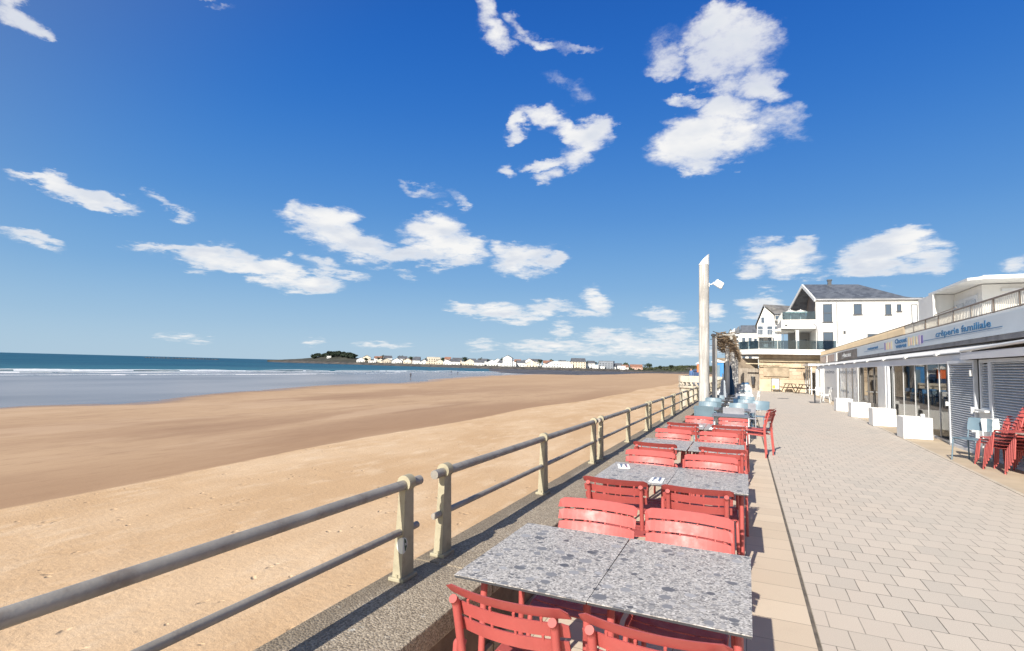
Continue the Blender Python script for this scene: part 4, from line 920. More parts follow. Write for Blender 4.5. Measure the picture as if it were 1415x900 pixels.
# ================================================================== PEOPLE
def person(x, y, z, rz, top, legs, label, pose=0., h=1.72):
    P = {'pel': (0, 0, .93), 'wst': (0, 0, 1.08), 'chs': (0, .01, 1.32), 'nek': (0, .01, 1.48), 'hd0': (0, .02, 1.58), 'hd1': (0, .03, 1.68)}
    E = [('pel', 'wst'), ('wst', 'chs'), ('chs', 'nek'), ('nek', 'hd0'), ('hd0', 'hd1')]; Rr = {'pel': .14, 'wst': .125, 'chs': .15, 'nek': .055, 'hd0': .09, 'hd1': .08}
    for s_, nm in ((-1, 'l'), (1, 'r')):
        st_ = pose*s_
        for k, p, r in (('hip', (s_*.09, 0, .88), .09), ('kne', (s_*.10, .18*st_+.03, .48), .058), ('ank', (s_*.10, .30*st_-.02, .08), .040), ('toe', (s_*.11, .30*st_+.13, .03), .034),
                        ('sho', (s_*.17, .0, 1.42), .058), ('elb', (s_*.23, -.10*st_-.03, 1.14), .043), ('wri', (s_*.24, -.18*st_+.05, .90), .030), ('han', (s_*.24, -.20*st_+.08, .81), .032)):
            P[nm+k] = p; Rr[nm+k] = r
        E += [('pel', nm+'hip'), (nm+'hip', nm+'kne'), (nm+'kne', nm+'ank'), (nm+'ank', nm+'toe'), ('chs', nm+'sho'), (nm+'sho', nm+'elb'), (nm+'elb', nm+'wri'), (nm+'wri', nm+'han')]
    keys = list(P); me = bpy.data.meshes.new('person'); me.from_pydata([Vector(P[k])*(h/1.76) for k in keys], [(keys.index(a), keys.index(c)) for a, c in E], [])
    o = bpy.data.objects.new('person', me); COL.objects.link(o)
    sk = o.modifiers.new('skin', 'SKIN')
    for i, k in enumerate(keys): me.skin_vertices[0].data[i].radius = (Rr[k], Rr[k])
    me.skin_vertices[0].data[0].use_root = True
    ss = o.modifiers.new('s', 'SUBSURF'); ss.levels = 1; ss.render_levels = 1
    dg = bpy.context.evaluated_depsgraph_get(); m2 = bpy.data.meshes.new_from_object(o.evaluated_get(dg)); o.modifiers.clear(); o.data = m2
    m2.materials.clear()
    for mm in (mat('skin_tone', (.45, .27, .19), .6), top, legs, mat('dark_hair', (.03, .02, .015), .8)): m2.materials.append(mm)
    for p in m2.polygons:
        c = p.center*(1.76/h); z_ = c.z
        p.material_index = 0
        if 0.10 < z_ < .95 and abs(c.x) < .19: p.material_index = 2
        if .95 <= z_ < 1.47 and abs(c.x) < .3 : p.material_index = 1
        if z_ > 1.62 or (z_ > 1.54 and c.y < 0): p.material_index = 3
        p.use_smooth = True
    o.location = (x, y, z); o.rotation_euler = (0, 0, rz); tag(o, label, 'person'); return o
dk = mat('dark_cloth', (.03, .035, .05), .9); bl = mat('blue_cloth', (.08, .15, .3), .9)
person(-93.2, 136.8, -2.99, .6, dk, dk, 'lone person in dark clothes walking in the shallow water', .8)
person(-126.0, 218.0, -2.99, .9, dk, bl, 'left of two people walking far out at the water edge', .7)
person(-123.2, 219.2, -2.99, .5, bl, dk, 'right of two people walking far out at the water edge', -.7)
person(-4.55, 52.2, .24, 2.6, bl, dk, 'person in blue leaning by the parapet of the bastion', .1, 1.68)
# ================================================================== FENCE, STONE WALL, BIN, BOARD
fe = empty('plank_fence', (.2, 54, 0)); tag(fe, 'tall grey vertical plank fence closing the end of the terrace', 'fence')
b = MB(); rnd = random.Random(5)
x = -1.9
while x < 1.15: b.b2((x-.2, -.02, -.1), (x-.2+.128, .01, 1.98+rnd.uniform(-.03, .03))); x += .14
b.build('plank_panel', FENCEW, fe)
b = MB()
for z in (.35, 1.0, 1.7): b.b2((-2.1, .012, z-.05), (.95, .06, z+.05))
b.build('rail', FENCEW, fe)
bn = empty('litter_bin', (.70, 53.6, 0)); tag(bn, 'black tapered litter bin hung on the plank fence', 'bin')
b = MB(); b.tube([(0, 0, .48), (0, 0, 1.16)], .13, 16, r2=.18); b.build('bin_body', DARKM, bn)
b = MB(); b.tube([(0, 0, 1.161), (0, 0, 1.24)], .19, 16, r2=.17); b.build('bin_lid', DARKM, bn)
b = MB(); b.box((0, .20, .8), (.05, .03, .5)); b.box((0, .29, .8), (.08, .16, .06)); b.build('bin_bracket', DARKM, bn)
def stonemat():
    m, t = newmat('old_stone_wall'); p = pos(t)
    pp = t.comb(t.math('ADD', t.sep(p)[0], t.math('MULTIPLY', t.sep(p)[1], .6)), t.sep(p)[2], 0.)
    pw = t.vm('ADD', pp, t.vm('SCALE', t.vm('SUBTRACT', t.noise(p, 1.3, 4, .6, 'Color'), (.5, .5, .5)), scale=.30))
    b = t.a('ShaderNodeTexBrick', {'Vector': pw, 'Color1': (0, 0, 0, 1), 'Color2': (1, 1, 1, 1), 'Mortar': (.5, .5, .5, 1), 'Scale': 1., 'Mortar Size': .025, 'Mortar Smooth': .6, 'Brick Width': .75, 'Row Height': .36})
    c = t.mix(t.sep(b.outputs['Color'])[0], (.40, .30, .205), (.57, .46, .335))
    n = t.noise(p, .55, 6, .65); c = t.mix(t.ss(n, .44, .62), c, (.60, .51, .39))
    c = t.mix(t.math('MULTIPLY', t.ss(t.noise(t.vm('MULTIPLY', p, (1, 1, .4)), .9, 5, .7), .52, .7), .6), c, (.27, .20, .13))
    c = t.mix(t.math('MULTIPLY', t.math('MULTIPLY', b.outputs['Fac'], t.ss(n, .35, .55, 1., .2)), .6), c, (.30, .24, .17))
    return finish(m, t, c, .95, t.math('ADD', t.math('MULTIPLY', b.outputs['Fac'], -.7), t.noise(p, 9, 5, .7)), .8, .05)
STONE = stonemat()
sw2 = empty('stone_wall', (1.2, 52.9, 0)); tag(sw2, 'old sandy stone retaining wall with patched render under the white house terrace', 'wall')
b = MB(); b.b2((0, .1, -.1), (5.6, 1.2, 3.24)); b.build('wall_face', STONE, sw2)
b = MB(); b.b2((.02, -.10, 2.62), (5.2, .09, 2.82)); b.b2((.03, -.06, 2.12), (3.6, .09, 2.22)); b.b2((-1.1, -.35, 2.36), (1.6, -.2, 2.44)); b.b2((.1, -.3, 1.5), (.2, -.2, 2.36)) if 0 else None; b.build('concrete_beam', mat('beam_concrete', (.50, .41, .28), .9, .15, 1.5, stain=((.25, .2, .15), 2, .5)), sw2)
b = MB(); b.b2((.35, -.02, 1.30), (2.4, .12, 2.08)); b.build('patched_panel', mat('patched_mortar', (.34, .27, .19), .95, .25, 2, bump=.6, bs=12, stain=((.55, .46, .33), 2.5, .6)), sw2)
b = MB(); b.b2((.0, -.03, -.05), (5.2, .09, 1.05)); b.build('rendered_base', mat('pale_render_base', (.58, .47, .33), .9, .15, 1.2, stain=((.36, .28, .19), 1.8, .5)), sw2)
b = MB(); b.b2((-4, 1.6, -.1), (-.05, 2.4, 2.9)); b.build('rear_wall', mat('dark_stone', (.24, .19, .14), .95, .35, 1.2, bump=.8, bs=8), sw2)
# sandwich board
sb = empty('sandwich_board', (2.42, 51.2, 0)); tag(sb, 'framed menu board with yellow and white poster standing before the stone wall', 'sign')
b = MB()
for sx in (-1, 1): b.box((sx*.30, 0, .58), (.05, .05, 1.16)); b.box((sx*.30, .14, .3), (.04, .34, .04), rot=Matrix.Rotation(-.9, 3, 'X'))
b.box((0, 0, 1.14), (.65, .05, .05)); b.box((0, 0, .22), (.65, .05, .05)); b.build('frame', DARKM, sb)
b = MB(); b.box((0, -.01, .68), (.55, .02, .88)); b.build('poster', mat('poster_white', (.76, .78, .72), .5, .05, 5), sb)
b = MB(); b.box((-.13, -.024, .42), (.24, .006, .28)); b.build('yellow_patch', mat('poster_yellow', (.85, .72, .06), .5, .05, 5), sb)
b = MB()
for k in range(4): b.box((.06, -.023, .98-.11*k), (.34-.05*(k % 2), .004, .03))
b.build('poster_lines', GREYP, sb)
# picnic tables / wooden benches by the wall
def picnic(x, y, rz, label):
    t = empty('picnic_table', (x, y, 0), rz); tag(t, label, 'picnic table')
    b = MB()
    for k in range(4): b.box((-.24+k*.16, 0, .73), (.145, 1.5, .035))
    b.build('table_top', DWOOD, t)
    for s_ in (-1, 1):
        b = MB(); 
        for k in range(2): b.box((s_*(.58+.13*k), 0, .44), (.12, 1.5, .035))
        b.build('seat', DWOOD, t)
    for s_ in (-1, 1):
        b = MB()
        for q in (-1, 1): b.tube([(q*.22, s_*.55, .71), (q*.55, s_*.55, 0)], .035, 5)
        b.tube([(-.62, s_*.55, .41), (.62, s_*.55, .41)], .03, 5); b.build('leg', DWOOD, t)
picnic(3.55, 51.3, .2, 'dark wooden picnic table before the stone wall, left one'); picnic(4.45, 49.6, .1, 'dark wooden picnic table beside the far glazed porch')
# ================================================================== RESTAURANT
def glassmat(name, tint, refl=1., dark=.35):
    m, t = newmat(name)
    fr = t.a('ShaderNodeFresnel', {'IOR': 1.5}); tr = t.a('ShaderNodeBsdfTransparent', {'Color': (*tint, 1)}); gl = t.a('ShaderNodeBsdfGlossy', {'Roughness': .015, 'Color': (refl, refl, refl, 1)})
    mx = t.a('ShaderNodeMixShader', {0: t.math('MULTIPLY_ADD', fr.outputs[0], .95, .03), 1: tr.outputs[0], 2: gl.outputs[0]})
    t.a('ShaderNodeOutputMaterial', {'Surface': mx.outputs[0]}); return m
GL = glassmat('shop_glass', (.55, .60, .60), .72); GLB = glassmat('balcony_glass', (.55, .68, .72)); GLD = glassmat('dark_glass', (.16, .20, .24)); GLT = glassmat('tinted_glass', (.36, .44, .49))
WING = mat('window_pane', (.05, .075, .11), .06, .1, .5, spec=1.)
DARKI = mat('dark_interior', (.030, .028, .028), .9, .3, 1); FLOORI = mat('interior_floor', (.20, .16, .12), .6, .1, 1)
GX = lambda y: 4.26+.0265*y       # glazing line
FX = lambda y: 4.95+.0192*y       # fascia line
rs = empty('restaurant', (5.6, 8, 0)); tag(rs, 'single storey beachfront creperie with pale blue sign, awning, glazed front and roof terrace railing', 'restaurant')
def RB(b, name, m, par=rs):
    o = b.build(name, m, par)
    if par is rs: o.location = (-5.6, -8, 0)
    return o
def RBS(b, name, m):
    for o in split_build(b, name, m, rs): o.location = (-5.6, -8, 0)
def quadwall(b, y0, y1, fx, x_off, th, z0, z1):
    b.slab([(fx(y0)+x_off, y0, z0), (fx(y1)+x_off, y1, z0), (fx(y1)+x_off, y1, z1), (fx(y0)+x_off, y0, z1)], (th, 0, 0))
Y0, Y1 = 5.0, 51.9
b = MB(); b.slab([(FX(Y0)-.02, Y0, 2.50), (FX(Y1)-.02, Y1, 2.50), (13.5, Y1, 2.50), (13.5, Y0, 2.50)], (0, 0, .54)); RB(b, 'roof_slab', WHITE)
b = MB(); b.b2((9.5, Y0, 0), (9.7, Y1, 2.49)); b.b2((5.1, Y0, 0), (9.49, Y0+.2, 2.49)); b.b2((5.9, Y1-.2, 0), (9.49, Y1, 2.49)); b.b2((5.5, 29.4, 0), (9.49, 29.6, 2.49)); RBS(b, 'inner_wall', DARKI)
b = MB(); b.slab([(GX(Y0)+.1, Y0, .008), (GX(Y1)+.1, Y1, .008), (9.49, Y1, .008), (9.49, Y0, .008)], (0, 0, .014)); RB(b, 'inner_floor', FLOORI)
# terrace deck edge + rail on the roof
b = MB(); quadwall(b, 5, 51.5, FX, -.10, .5, 3.045, 3.115); RB(b, 'roof_edge', WHITEP)
RAILM = mat('terrace_rail_brown', (.20, .155, .12), .5, .15, 5); TAN = mat('tan_screen', (.62, .49, .33), .75, .06, 1); BAL = mat('pale_baluster', (.66, .62, .54), .6, .06, 3)
rl = MB(); rl.tube([(FX(Y0)-.03, Y0, 3.47), (FX(Y1)-.03, Y1, 3.47)], .024, 8); rl.tube([(FX(Y0)-.03, Y0, 3.155), (FX(Y1)-.03, Y1, 3.155)], .017, 8)
y = 6.0; k = 0
while y < 51.5:
    rl.box((FX(y)-.03, y, 3.30), (.035, .035, .37)); y += 1.35
RB(rl, 'terrace_rail', RAILM)
b = MB(); y = 6.0
while y < 23.4: b.box((FX(y)-.03, y, 3.31), (.018, .022, .27)); y += .11
RB(b, 'baluster_row', BAL)
b = MB(); y = 23.5
while y < 51.6: b.box((FX(y)-.025, y, 3.31), (.008, .135, .275), rot=Matrix.Rotation(rad(28), 3, 'Z')); y += .118
RB(b, 'screen_slat_panel', TAN)
b = MB(); quadwall(b, 17.8, 23.4, FX, .10, .012, 3.12, 3.44); RB(b, 'screen_cloth', mat('cream_screen', (.70, .62, .50), .8, .05, 1))
# sign fascia
SIGN = mat('pale_blue_sign', (.60, .655, .69), .45, .04, .6, stain=((.50, .56, .60), .5, .4)); SBLUE = mat('sign_blue_letters', (.012, .15, .34), .5, .1, 20)
b = MB(); quadwall(b, 7, 32.2, FX, -.26, .235, 2.58, 3.02); sg = RB(b, 'sign_board', SIGN)
b = MB(); quadwall(b, 7, 32.2, FX, -.245, .22, 2.47, 2.575); RB(b, 'sign_gutter', mat('gutter_grey', (.22, .21, .21), .6, .2, 2, stain=((.09, .085, .08), 1.5, .6)))
du = Vector((.0192, 1, 0)).normalized(); nrm = Vector((-1, .0192, 0)).normalized()
WR = wall_rot(-du, nrm).to_4x4()
def on_sign(o, y, z, off=.265):
    # lettering reads left to right from the sea side: far end first
    o.matrix_local = Matrix.Translation(Vector((FX(y)-off-5.6*0, y, z)))@WR
def letter(txt, ystart, z, size, length, name='lettering', m=SBLUE, **kw):
    o = text_obj(txt, size, m, None, name, .003, **kw); w_ = max(v.co.x for v in o.data.vertices)-min(v.co.x for v in o.data.vertices); x0 = min(v.co.x for v in o.data.vertices)
    for v in o.data.vertices: v.co.x = (v.co.x-x0)*length/w_
    o.parent = sg; on_sign(o, ystart, z); return o
letter('crêperie familiale', 18.9, 2.785, .235, 4.0, bold=.004)
letter('restaurant', 29.3, 2.80, .17, 2.35, bold=.008)
letter('Chouet', 23.9, 2.835, .22, 1.75, bold=.010); letter('waves', 23.8, 2.665, .20, 1.6, bold=.010)
b = MB()
def signstrip(b, ya, yb_, z0, z1, off=.263): b.slab([(FX(ya)-off, ya, z0), (FX(yb_)-off, yb_, z0), (FX(yb_)-off, yb_, z1), (FX(ya)-off, ya, z1)], (-.004, 0, 0))
signstrip(b, 14.3, 20.2, 2.735, 2.750); signstrip(b, 25.8, 30.2, 2.745, 2.758); o = b.build('underline', SBLUE, sg)
for (ys, cols) in (((25.6, 25.35, 25.05, 24.75, 24.45), ((.25, .18, .45), (.80, .62, .35), (.82, .70, .40), (.78, .50, .42), (.80, .72, .45))), ((21.9, 21.6, 21.3, 20.95, 20.6, 20.3), ((.80, .65, .40), (.82, .55, .42), (.84, .74, .42), (.80, .60, .40), (.65, .45, .62), (.20, .15, .42)))):
    for q, (y, c_) in enumerate(zip(ys, cols)):
        b = MB(); signstrip(b, y-.10, y+.08, 2.66+.02*(q % 2), 2.93+.03*((q+1) % 2), .264); b.build('painted_post', mat('sign_colour_%d_%d' % (int(c_[0]*100), int(c_[2]*100)), c_, .6, .04, 4), sg)
# further brown shop sign with white lettering
b = MB(); quadwall(b, 32.4, 40.5, FX, -.16, .14, 2.55, 3.03); bs2 = RB(b, 'shop_sign', mat('brown_sign', (.17, .14, .115), .6, .15, 1.2, stain=((.42, .36, .3), 1.2, .5)))
o = letter('glaces', 37.0, 2.62, .36, 3.4, m=WHITEP, bold=.012, name='sign_lettering'); o.parent = bs2; on_sign(o, 38.3, 2.68, .166)
b = MB(); quadwall(b, 40.6, 41.6, FX, -.20, .18, 2.50, 3.04); quadwall(b, 46.5, 46.9, FX, -.14, .12, 2.50, 3.04); RBS(b, 'pilaster', WHITE)
b = MB(); quadwall(b, 41.7, 51.6, FX, -.10, .08, 2.55, 3.03); RB(b, 'old_fascia', mat('old_fascia_paint', (.55, .42, .34), .8, .15, .8, stain=((.7, .64, .55), .7, .6)))
# canopy: cloth roof from the fascia down to the front beam
CAN = mat('awning_cloth', (.74, .73, .71), .8, .05, .7, stain=((.58, .57, .55), 1.2, .3)); LIP = mat('awning_valance', (.70, .70, .71), .7, .05, .7)
b = MB(); b.slab([(GX(15.2)+.02, 15.2, 2.235), (GX(48)-.35, 48, 2.245), (FX(48)-.05, 48, 2.46), (FX(15.2)-.05, 15.2, 2.46)], (0, 0, .02)); RB(b, 'canopy', CAN)
b = MB(); b.slab([(GX(15.2), 15.2, 1.985), (GX(48)-.37, 48, 1.985), (GX(48)-.37, 48, 2.20), (GX(15.2), 15.2, 2.20)], (.05, 0, 0)); RB(b, 'valance', LIP)
b = MB(); b.slab([(GX(15.2)-.03, 15.2, 2.205), (GX(48)-.40, 48, 2.205), (GX(48)-.40, 48, 2.232), (GX(15.2)-.03, 15.2, 2.232)], (.07, 0, 0)); RB(b, 'canopy_gutter', mat('gutter_dark', (.20, .20, .20), .6, .1, 2))
b = MB()
for y in np.arange(17.5, 47, 3.2): xx = GX(y)-.37*(y-15.2)/32.8; b.box((xx-.02, y, 2.23), (.09, .22, .06))
RBS(b, 'canopy_bracket', WHITEP)
b = MB(); b.slab([(GX(6)-.19, 6, 2.05), (GX(15.1)-.19, 15.1, 2.05), (GX(15.1)-.19, 15.1, 2.20), (GX(6)-.19, 6, 2.20)], (.05, 0, 0)); RB(b, 'front_valance', LIP)
b = MB(); b.slab([(GX(6)-.16, 6, 2.36), (GX(15.1)-.16, 15.1, 2.215), (FX(15.1)-.05, 15.1, 2.44), (FX(6)-.05, 6, 2.46)], (0, 0, .02)); RB(b, 'front_awning', CAN)
b = MB(); b.tube([(GX(6)-.17, 6, 2.40), (GX(15.1)-.17, 15.1, 2.245)], .035, 8); b.box((GX(15.1)-.14, 15.1, 2.15), (.08, .06, .2)); RB(b, 'awning_bar', WHITEP)
# glazing: mullions, panes
def gx2(y): return GX(y)-.37*max(0, (y-15.2)/32.8)
MUL = mat('pale_mullion', (.66, .66, .65), .4, .04, 3); MULD = mat('dark_mullion', (.12, .11, .10), .5, .1, 3)
ym = [16.5, 17.55, 18.6, 19.9, 21.3, 22.6, 23.3]
for a, c in zip(ym[:-1], ym[1:]):
    b = MB(); b.slab([(gx2(a)+.04, a+.025, .06), (gx2(c)+.04, c-.025, .06), (gx2(c)+.04, c-.025, 1.98), (gx2(a)+.04, a+.025, 1.98)], (.012, 0, 0)); RB(b, 'window_pane', GL)
b = MB()
for a in ym[:-1]: b.box((gx2(a)+.045, a, 1.02), (.035, .03, 1.93))
quadwall(b, 16.4, 23.3, gx2, .0, .09, 0.0, .055); RBS(b, 'mullion', MUL)
b = MB(); b.b2((gx2(24)-.10, 23.32, 0), (gx2(24)+.35, 24.55, 1.984)) ; RB(b, 'white_column', WHITEP)
b = MB(); b.b2((gx2(23.2)-.06, 23.10, 0), (gx2(23.2)+.02, 23.31, 1.98)); RB(b, 'grey_jamb', GREYP)
yd = [24.6, 26.1, 27.4, 28.9]
for a, c in zip(yd[:-1], yd[1:]):
    b = MB(); b.slab([(gx2(a)+.06, a+.04, .5), (gx2(c)+.06, c-.04, .5), (gx2(c)+.06, c-.04, 1.98), (gx2(a)+.06, a+.04, 1.98)], (.012, 0, 0)); RB(b, 'window_pane', GLD)
b = MB()
for a in yd: b.box((gx2(a)+.06, a, 1.0), (.05, .09, 1.96))
RBS(b, 'mullion', MULD)
b = MB(); quadwall(b, 24.6, 28.9, gx2, .05, .1, 0, .49); RB(b, 'low_wall', CONCP)
# white panels with lettering
PANELW = mat('white_panel_film', (.62, .66, .69), .25, .03, 1)
b = MB(); quadwall(b, 29.2, 35.4, gx2, .0, .06, .05, 1.982); p1 = RB(b, 'printed_panel', PANELW)
b = MB(); quadwall(b, 35.9, 41.8, gx2, -.10, .06, .05, 1.982); p2 = RB(b, 'printed_panel', mat('white_panel_bright', (.70, .71, .71), .4, .02, 1))
b = MB()
for y in (29.05, 31.0, 32.9, 35.5): b.box((gx2(y)-.01, y, 1.0), (.05, .14, 1.95))
RBS(b, 'dark_upright', MULD)
b = MB(); b.box((gx2(28.97)-.02, 29.25, 1.0), (.08, .18, 1.96)); b.box((gx2(35.7)-.06, 35.7, 1.0), (.12, .3, 1.96)); RBS(b, 'white_upright', WHITEP)
LG = mat('grey_letters', (.20, .22, .25), .6, .1, 3)
def pletter(txt, y, z, size, length, par, off):
    o = text_obj(txt, size, LG, None, 'lettering', .003, bold=.004); xs_ = [v.co.x for v in o.data.vertices]; x0 = min(xs_); w_ = max(xs_)-x0
    for v in o.data.vertices: v.co.x = (v.co.x-x0)*length/w_
    d2 = Vector((.0265-.37/32.8, 1, 0)).normalized(); n2 = Vector((-1, .0152, 0)).normalized()
    o.parent = par; o.matrix_local = Matrix.Translation(Vector((gx2(y)+off, y, z)))@wall_rot(-d2, n2).to_4x4()
pletter('CRÊPES', 41.3, 1.70, .20, 4.6, p2, -.104); pletter('maison', 40.2, .70, .22, 2.6, p2, -.104)
pletter('BOISSONS', 35.2, 1.70, .20, 5.2, p1, -.004); pletter('fraîches', 34.9, .70, .2, 2.6, p1, -.004)
# far white posts and porch
b = MB()
for y, wd in ((42.4, .35), (43.6, .25), (46.6, .5)): b.b2((gx2(y)-.16, y, 0), (gx2(y)+.05, y+wd, 2.0))
RBS(b, 'white_post', WHITEP)
for a, c in ((42.8, 43.6), (43.9, 46.5)):
    b = MB(); quadwall(b, a, c, gx2, .05, .02, .05, 1.97); RB(b, 'window_pane', GL)
po = empty('glazed_porch', (4.9, 47.6, 0)); tag(po, 'small white framed glazed porch with flat white canopy at the far end of the restaurant', 'porch')
b = MB(); b.b2((-.35, -.2, 2.25), (.9, 4.3, 2.42)); b.build('canopy', WHITEP, po)
b = MB()
for y in (0., 1.4, 2.8, 4.1): b.b2((-.16, y, 0), (-.08, y+.08, 2.249))
b.b2((-.16, 0.1, 1.95), (-.09, 4.1, 2.0)); b.build('frame', WHITEP, po)
b = MB(); b.b2((-.13, .1, .1), (-.118, 4.1, 1.94)); b.build('glass', GL, po)
# louvred shutters and door
def louvre(y0, y1, z0, z1, m, name, off=-.02, tilt=-.62, step=.052, frame=.07):
    b = MB(); yc = (y0+y1)/2
    for z in np.arange(z0+frame+.02, z1-frame, step): b.box((gx2(yc)+off+.03, yc, z), (.062, (y1-y0)-2*frame, .010), rot=Matrix.Rotation(tilt, 3, 'Y')@Matrix.Rotation(0, 3, 'Z'))
    f = MB()
    x0 = gx2(yc)+off
    f.b2((x0-.012, y0, z0), (x0+.055, y0+frame, z1)); f.b2((x0-.012, y1-frame, z0), (x0+.055, y1, z1)); f.b2((x0-.010, y0+frame, z0), (x0+.055, y1-frame, z0+frame)); f.b2((x0-.010, y0+frame, z1-frame), (x0+.055, y1-frame, z1))
    fo = RB(f, name, m); s_ = b.build('slat_set', m, fo)
    k = MB(); k.b2((x0+.07, y0+.02, z0+.02), (x0+.09, y1-.02, z1-.02)); k.build('backing', mat('shutter_backing', (.10, .097, .092), .8), fo)
    return fo
louvre(14.62, 16.28, .0, 2.04, GREYP, 'louvred_door', off=-.10)
louvre(13.98, 14.50, .95, 2.04, GREYP, 'louvred_shutter'); louvre(12.25, 13.85, .0, 2.04, GREYP, 'louvred_shutter', off=-.03); louvre(10.4, 12.15, .0, 2.04, GREYP, 'louvred_shutter', off=-.05); louvre(8.2, 10.2, .0, 2.04, GREYP, 'louvred_shutter', off=-.05)
b = MB(); b.b2((gx2(14.2)-.03, 13.88, 0), (gx2(14.2)+.12, 14.60, .94)); RB(b, 'white_counter_wall', WHITEP)
b = MB()
for z in (.55, .95, 1.75): b.box((gx2(14.6)-.14, 14.62, z), (.06, .05, .13))
b.box((gx2(16.3)-.14, 16.3, 1.0), (.07, .06, .10)); RBS(b, 'hinge', WHITEP)
b = MB(); b.b2((gx2(14.2)-.14, 13.95, .945), (gx2(14.2)+.05, 14.5, .985)); RB(b, 'counter_shelf', WHITEP)
# warm lamps inside
LAMP, t_ = newmat('warm_bulb'); e_ = t_.a('ShaderNodeEmission', {'Color': (1, .45, .18, 1), 'Strength': 6.0}); t_.a('ShaderNodeOutputMaterial', {'Surface': e_.outputs[0]})
for i, (x, y) in enumerate(((5.6, 17.6), (5.75, 19.0), (5.9, 22.4))):
    t = empty('pendant_lamp', (x, y, 1.9)); tag(t, 'small warm pendant bulb glowing behind the restaurant glass, %s' % ['nearest the louvred door', 'middle one', 'farthest one'][i], 'lamp', 'pendant lamps in the restaurant')
    b = MB(); b.tube([(0, 0, .06), (0, 0, .58)], .006, 5); b.build('cord', DARKM, t)
    b = MB(); b.tube([(0, 0, -.04), (0, 0, 0), (0, 0, .04)], .03, 8); b.build('bulb', LAMP, t)
# tables and chairs inside
n_ = 0
for y in (17.6, 20.0, 22.3, 25.5):
    o = copy_tree(st); o.location = (6.5, y, .02); tag(o, 'dark dining table inside the glazed front, %s from the louvred door' % ORD[n_], 'table', 'tables inside the restaurant')
    for q, s_ in enumerate((-1, 1)):
        cafe_chair(3 if q else 1, 6.5+.1*s_, y+.62*s_, 0 if s_ < 0 else pi, '%s chair at the %s dining table inside the restaurant glass' % ('grey' if q else 'white', ORD[n_]), 'chairs inside the restaurant', z=.02)
    n_ += 1
# upper building behind the roof terrace
ub = empty('upper_apartment', (8.3, 24, 3.0)); tag(ub, 'white upper apartment with wide flat overhanging roof above the restaurant sign', 'apartment')
UW = mat('upper_white_wall', (.72, .71, .68), .8, .04, .6, stain=((.56, .54, .5), .8, .4))
def UB(b, name, m, par=ub):
    o = b.build(name, m, par)
    if par is ub: o.location = (-8.3, -24, -3.0)
    return o
ux, zr = 8.74, 5.42
b = MB(); b.b2((7.98, 30.0, 3.03), (ux, 30.3, zr-.02)); b.b2((7.90, 29.8, 3.03), (7.979, 32.0, zr-.01)); b.b2((ux+.001, 26.9, 3.03), (17, 30.28, zr-.03)); UB(b, 'wall', UW)
b = MB(); b.slab([(7.90, 30.4, 5.42), (7.98, 25.9, 5.42), (8.4, 25.6, 5.42), (17, 25.4, 5.42), (17, 30.4, 5.42)], (0, 0, .10)); UB(b, 'roof', WHITEP)
b = MB(); b.slab([(8.15, 30.3, 5.525), (8.5, 26.0, 5.525), (16.9, 25.7, 5.525), (16.9, 30.3, 5.525)], (0, 0, .10)); UB(b, 'roof_upstand', WHITEP)
b = MB(); b.b2((ux-.05, 27.3, 3.4), (ux-.001, 29.9, 5.05)); w_ = UB(b, 'window', GREYP)
b = MB()
for y in (27.4, 28.7): b.b2((ux-.09, y, 3.5), (ux-.055, y+1.1, 4.85))
b.build('pane', mat('pale_blind', (.42, .46, .50), .3, .05, 1), w_)
b = MB(); b.b2((ux+.6, 26.80, 5.1), (15, 26.89, 5.2)); b.b2((9.9, 26.82, 4.6), (12.5, 26.89, 4.75)); UB(b, 'trim', GREYP)
b = MB(); b.tube([(7.95, 29.9, 4.45), (7.5, 25.6, 4.35)], .02, 6); UB(b, 'inner_handrail', RAILM)
# ================================================================== PLANTERS AND FURNITURE ON THE RIGHT
def planter(x, y, w, d, h, label, m=WPLANT, grp='white cube planters before the restaurant'):
    t = empty('planter', (x, y, 0), .02); tag(t, label, 'planter', grp)
    b = MB(); th = .025
    P = [(-w/2, -d/2), (w/2, -d/2), (w/2, d/2), (-w/2, d/2)]; Q = [(-w/2+th, -d/2+th), (w/2-th, -d/2+th), (w/2-th, d/2-th), (-w/2+th, d/2-th)]
    vs = [(x_, y_, .012) for x_, y_ in P]+[(x_, y_, h) for x_, y_ in P]+[(x_, y_, h) for x_, y_ in Q]+[(x_, y_, h-.09) for x_, y_ in Q]
    fs = [(3, 2, 1, 0)]+[(i, (i+1) % 4, 4+(i+1) % 4, 4+i) for i in range(4)]+[(4+i, 4+(i+1) % 4, 8+(i+1) % 4, 8+i) for i in range(4)]+[(8+i, 8+(i+1) % 4, 12+(i+1) % 4, 12+i) for i in range(4)]+[(12, 13, 14, 15)]
    b.add(vs, fs); o = b.build('box', m, t)
    md = o.modifiers.new('bv', 'BEVEL'); md.width = .008; md.segments = 2; md.limit_method = 'ANGLE'
    s_ = MB(); s_.box((0, 0, h-.075), (w-2*th-.004, d-2*th-.004, .02)); s_.build('soil', mat('dry_soil', (.20, .15, .10), .95, .3, 20, bump=.8, bs=60), t)
    return t
for i, (x, y, lab) in enumerate([(4.13, 17.42, 'nearest white cube planter, in front of the glazed front'), (4.12, 21.0, 'second white cube planter, before the grey jamb and white column'), (4.08, 24.55, 'third white cube planter, before the dark framed windows'), (4.05, 28.0, 'fourth and farthest white cube planter, before the printed white panels')]):
    planter(x, y, .64, .62, .575, lab)
b = MB(); b.box((4.30, 17.38, .60), (.09, .09, .12), bev=.01); tag(b.build('candle_holder', WPLANT), 'small white box standing on the rim of the nearest planter', 'box')
BEI = mat('beige_planter', (.50, .44, .36), .7, .06, 2)
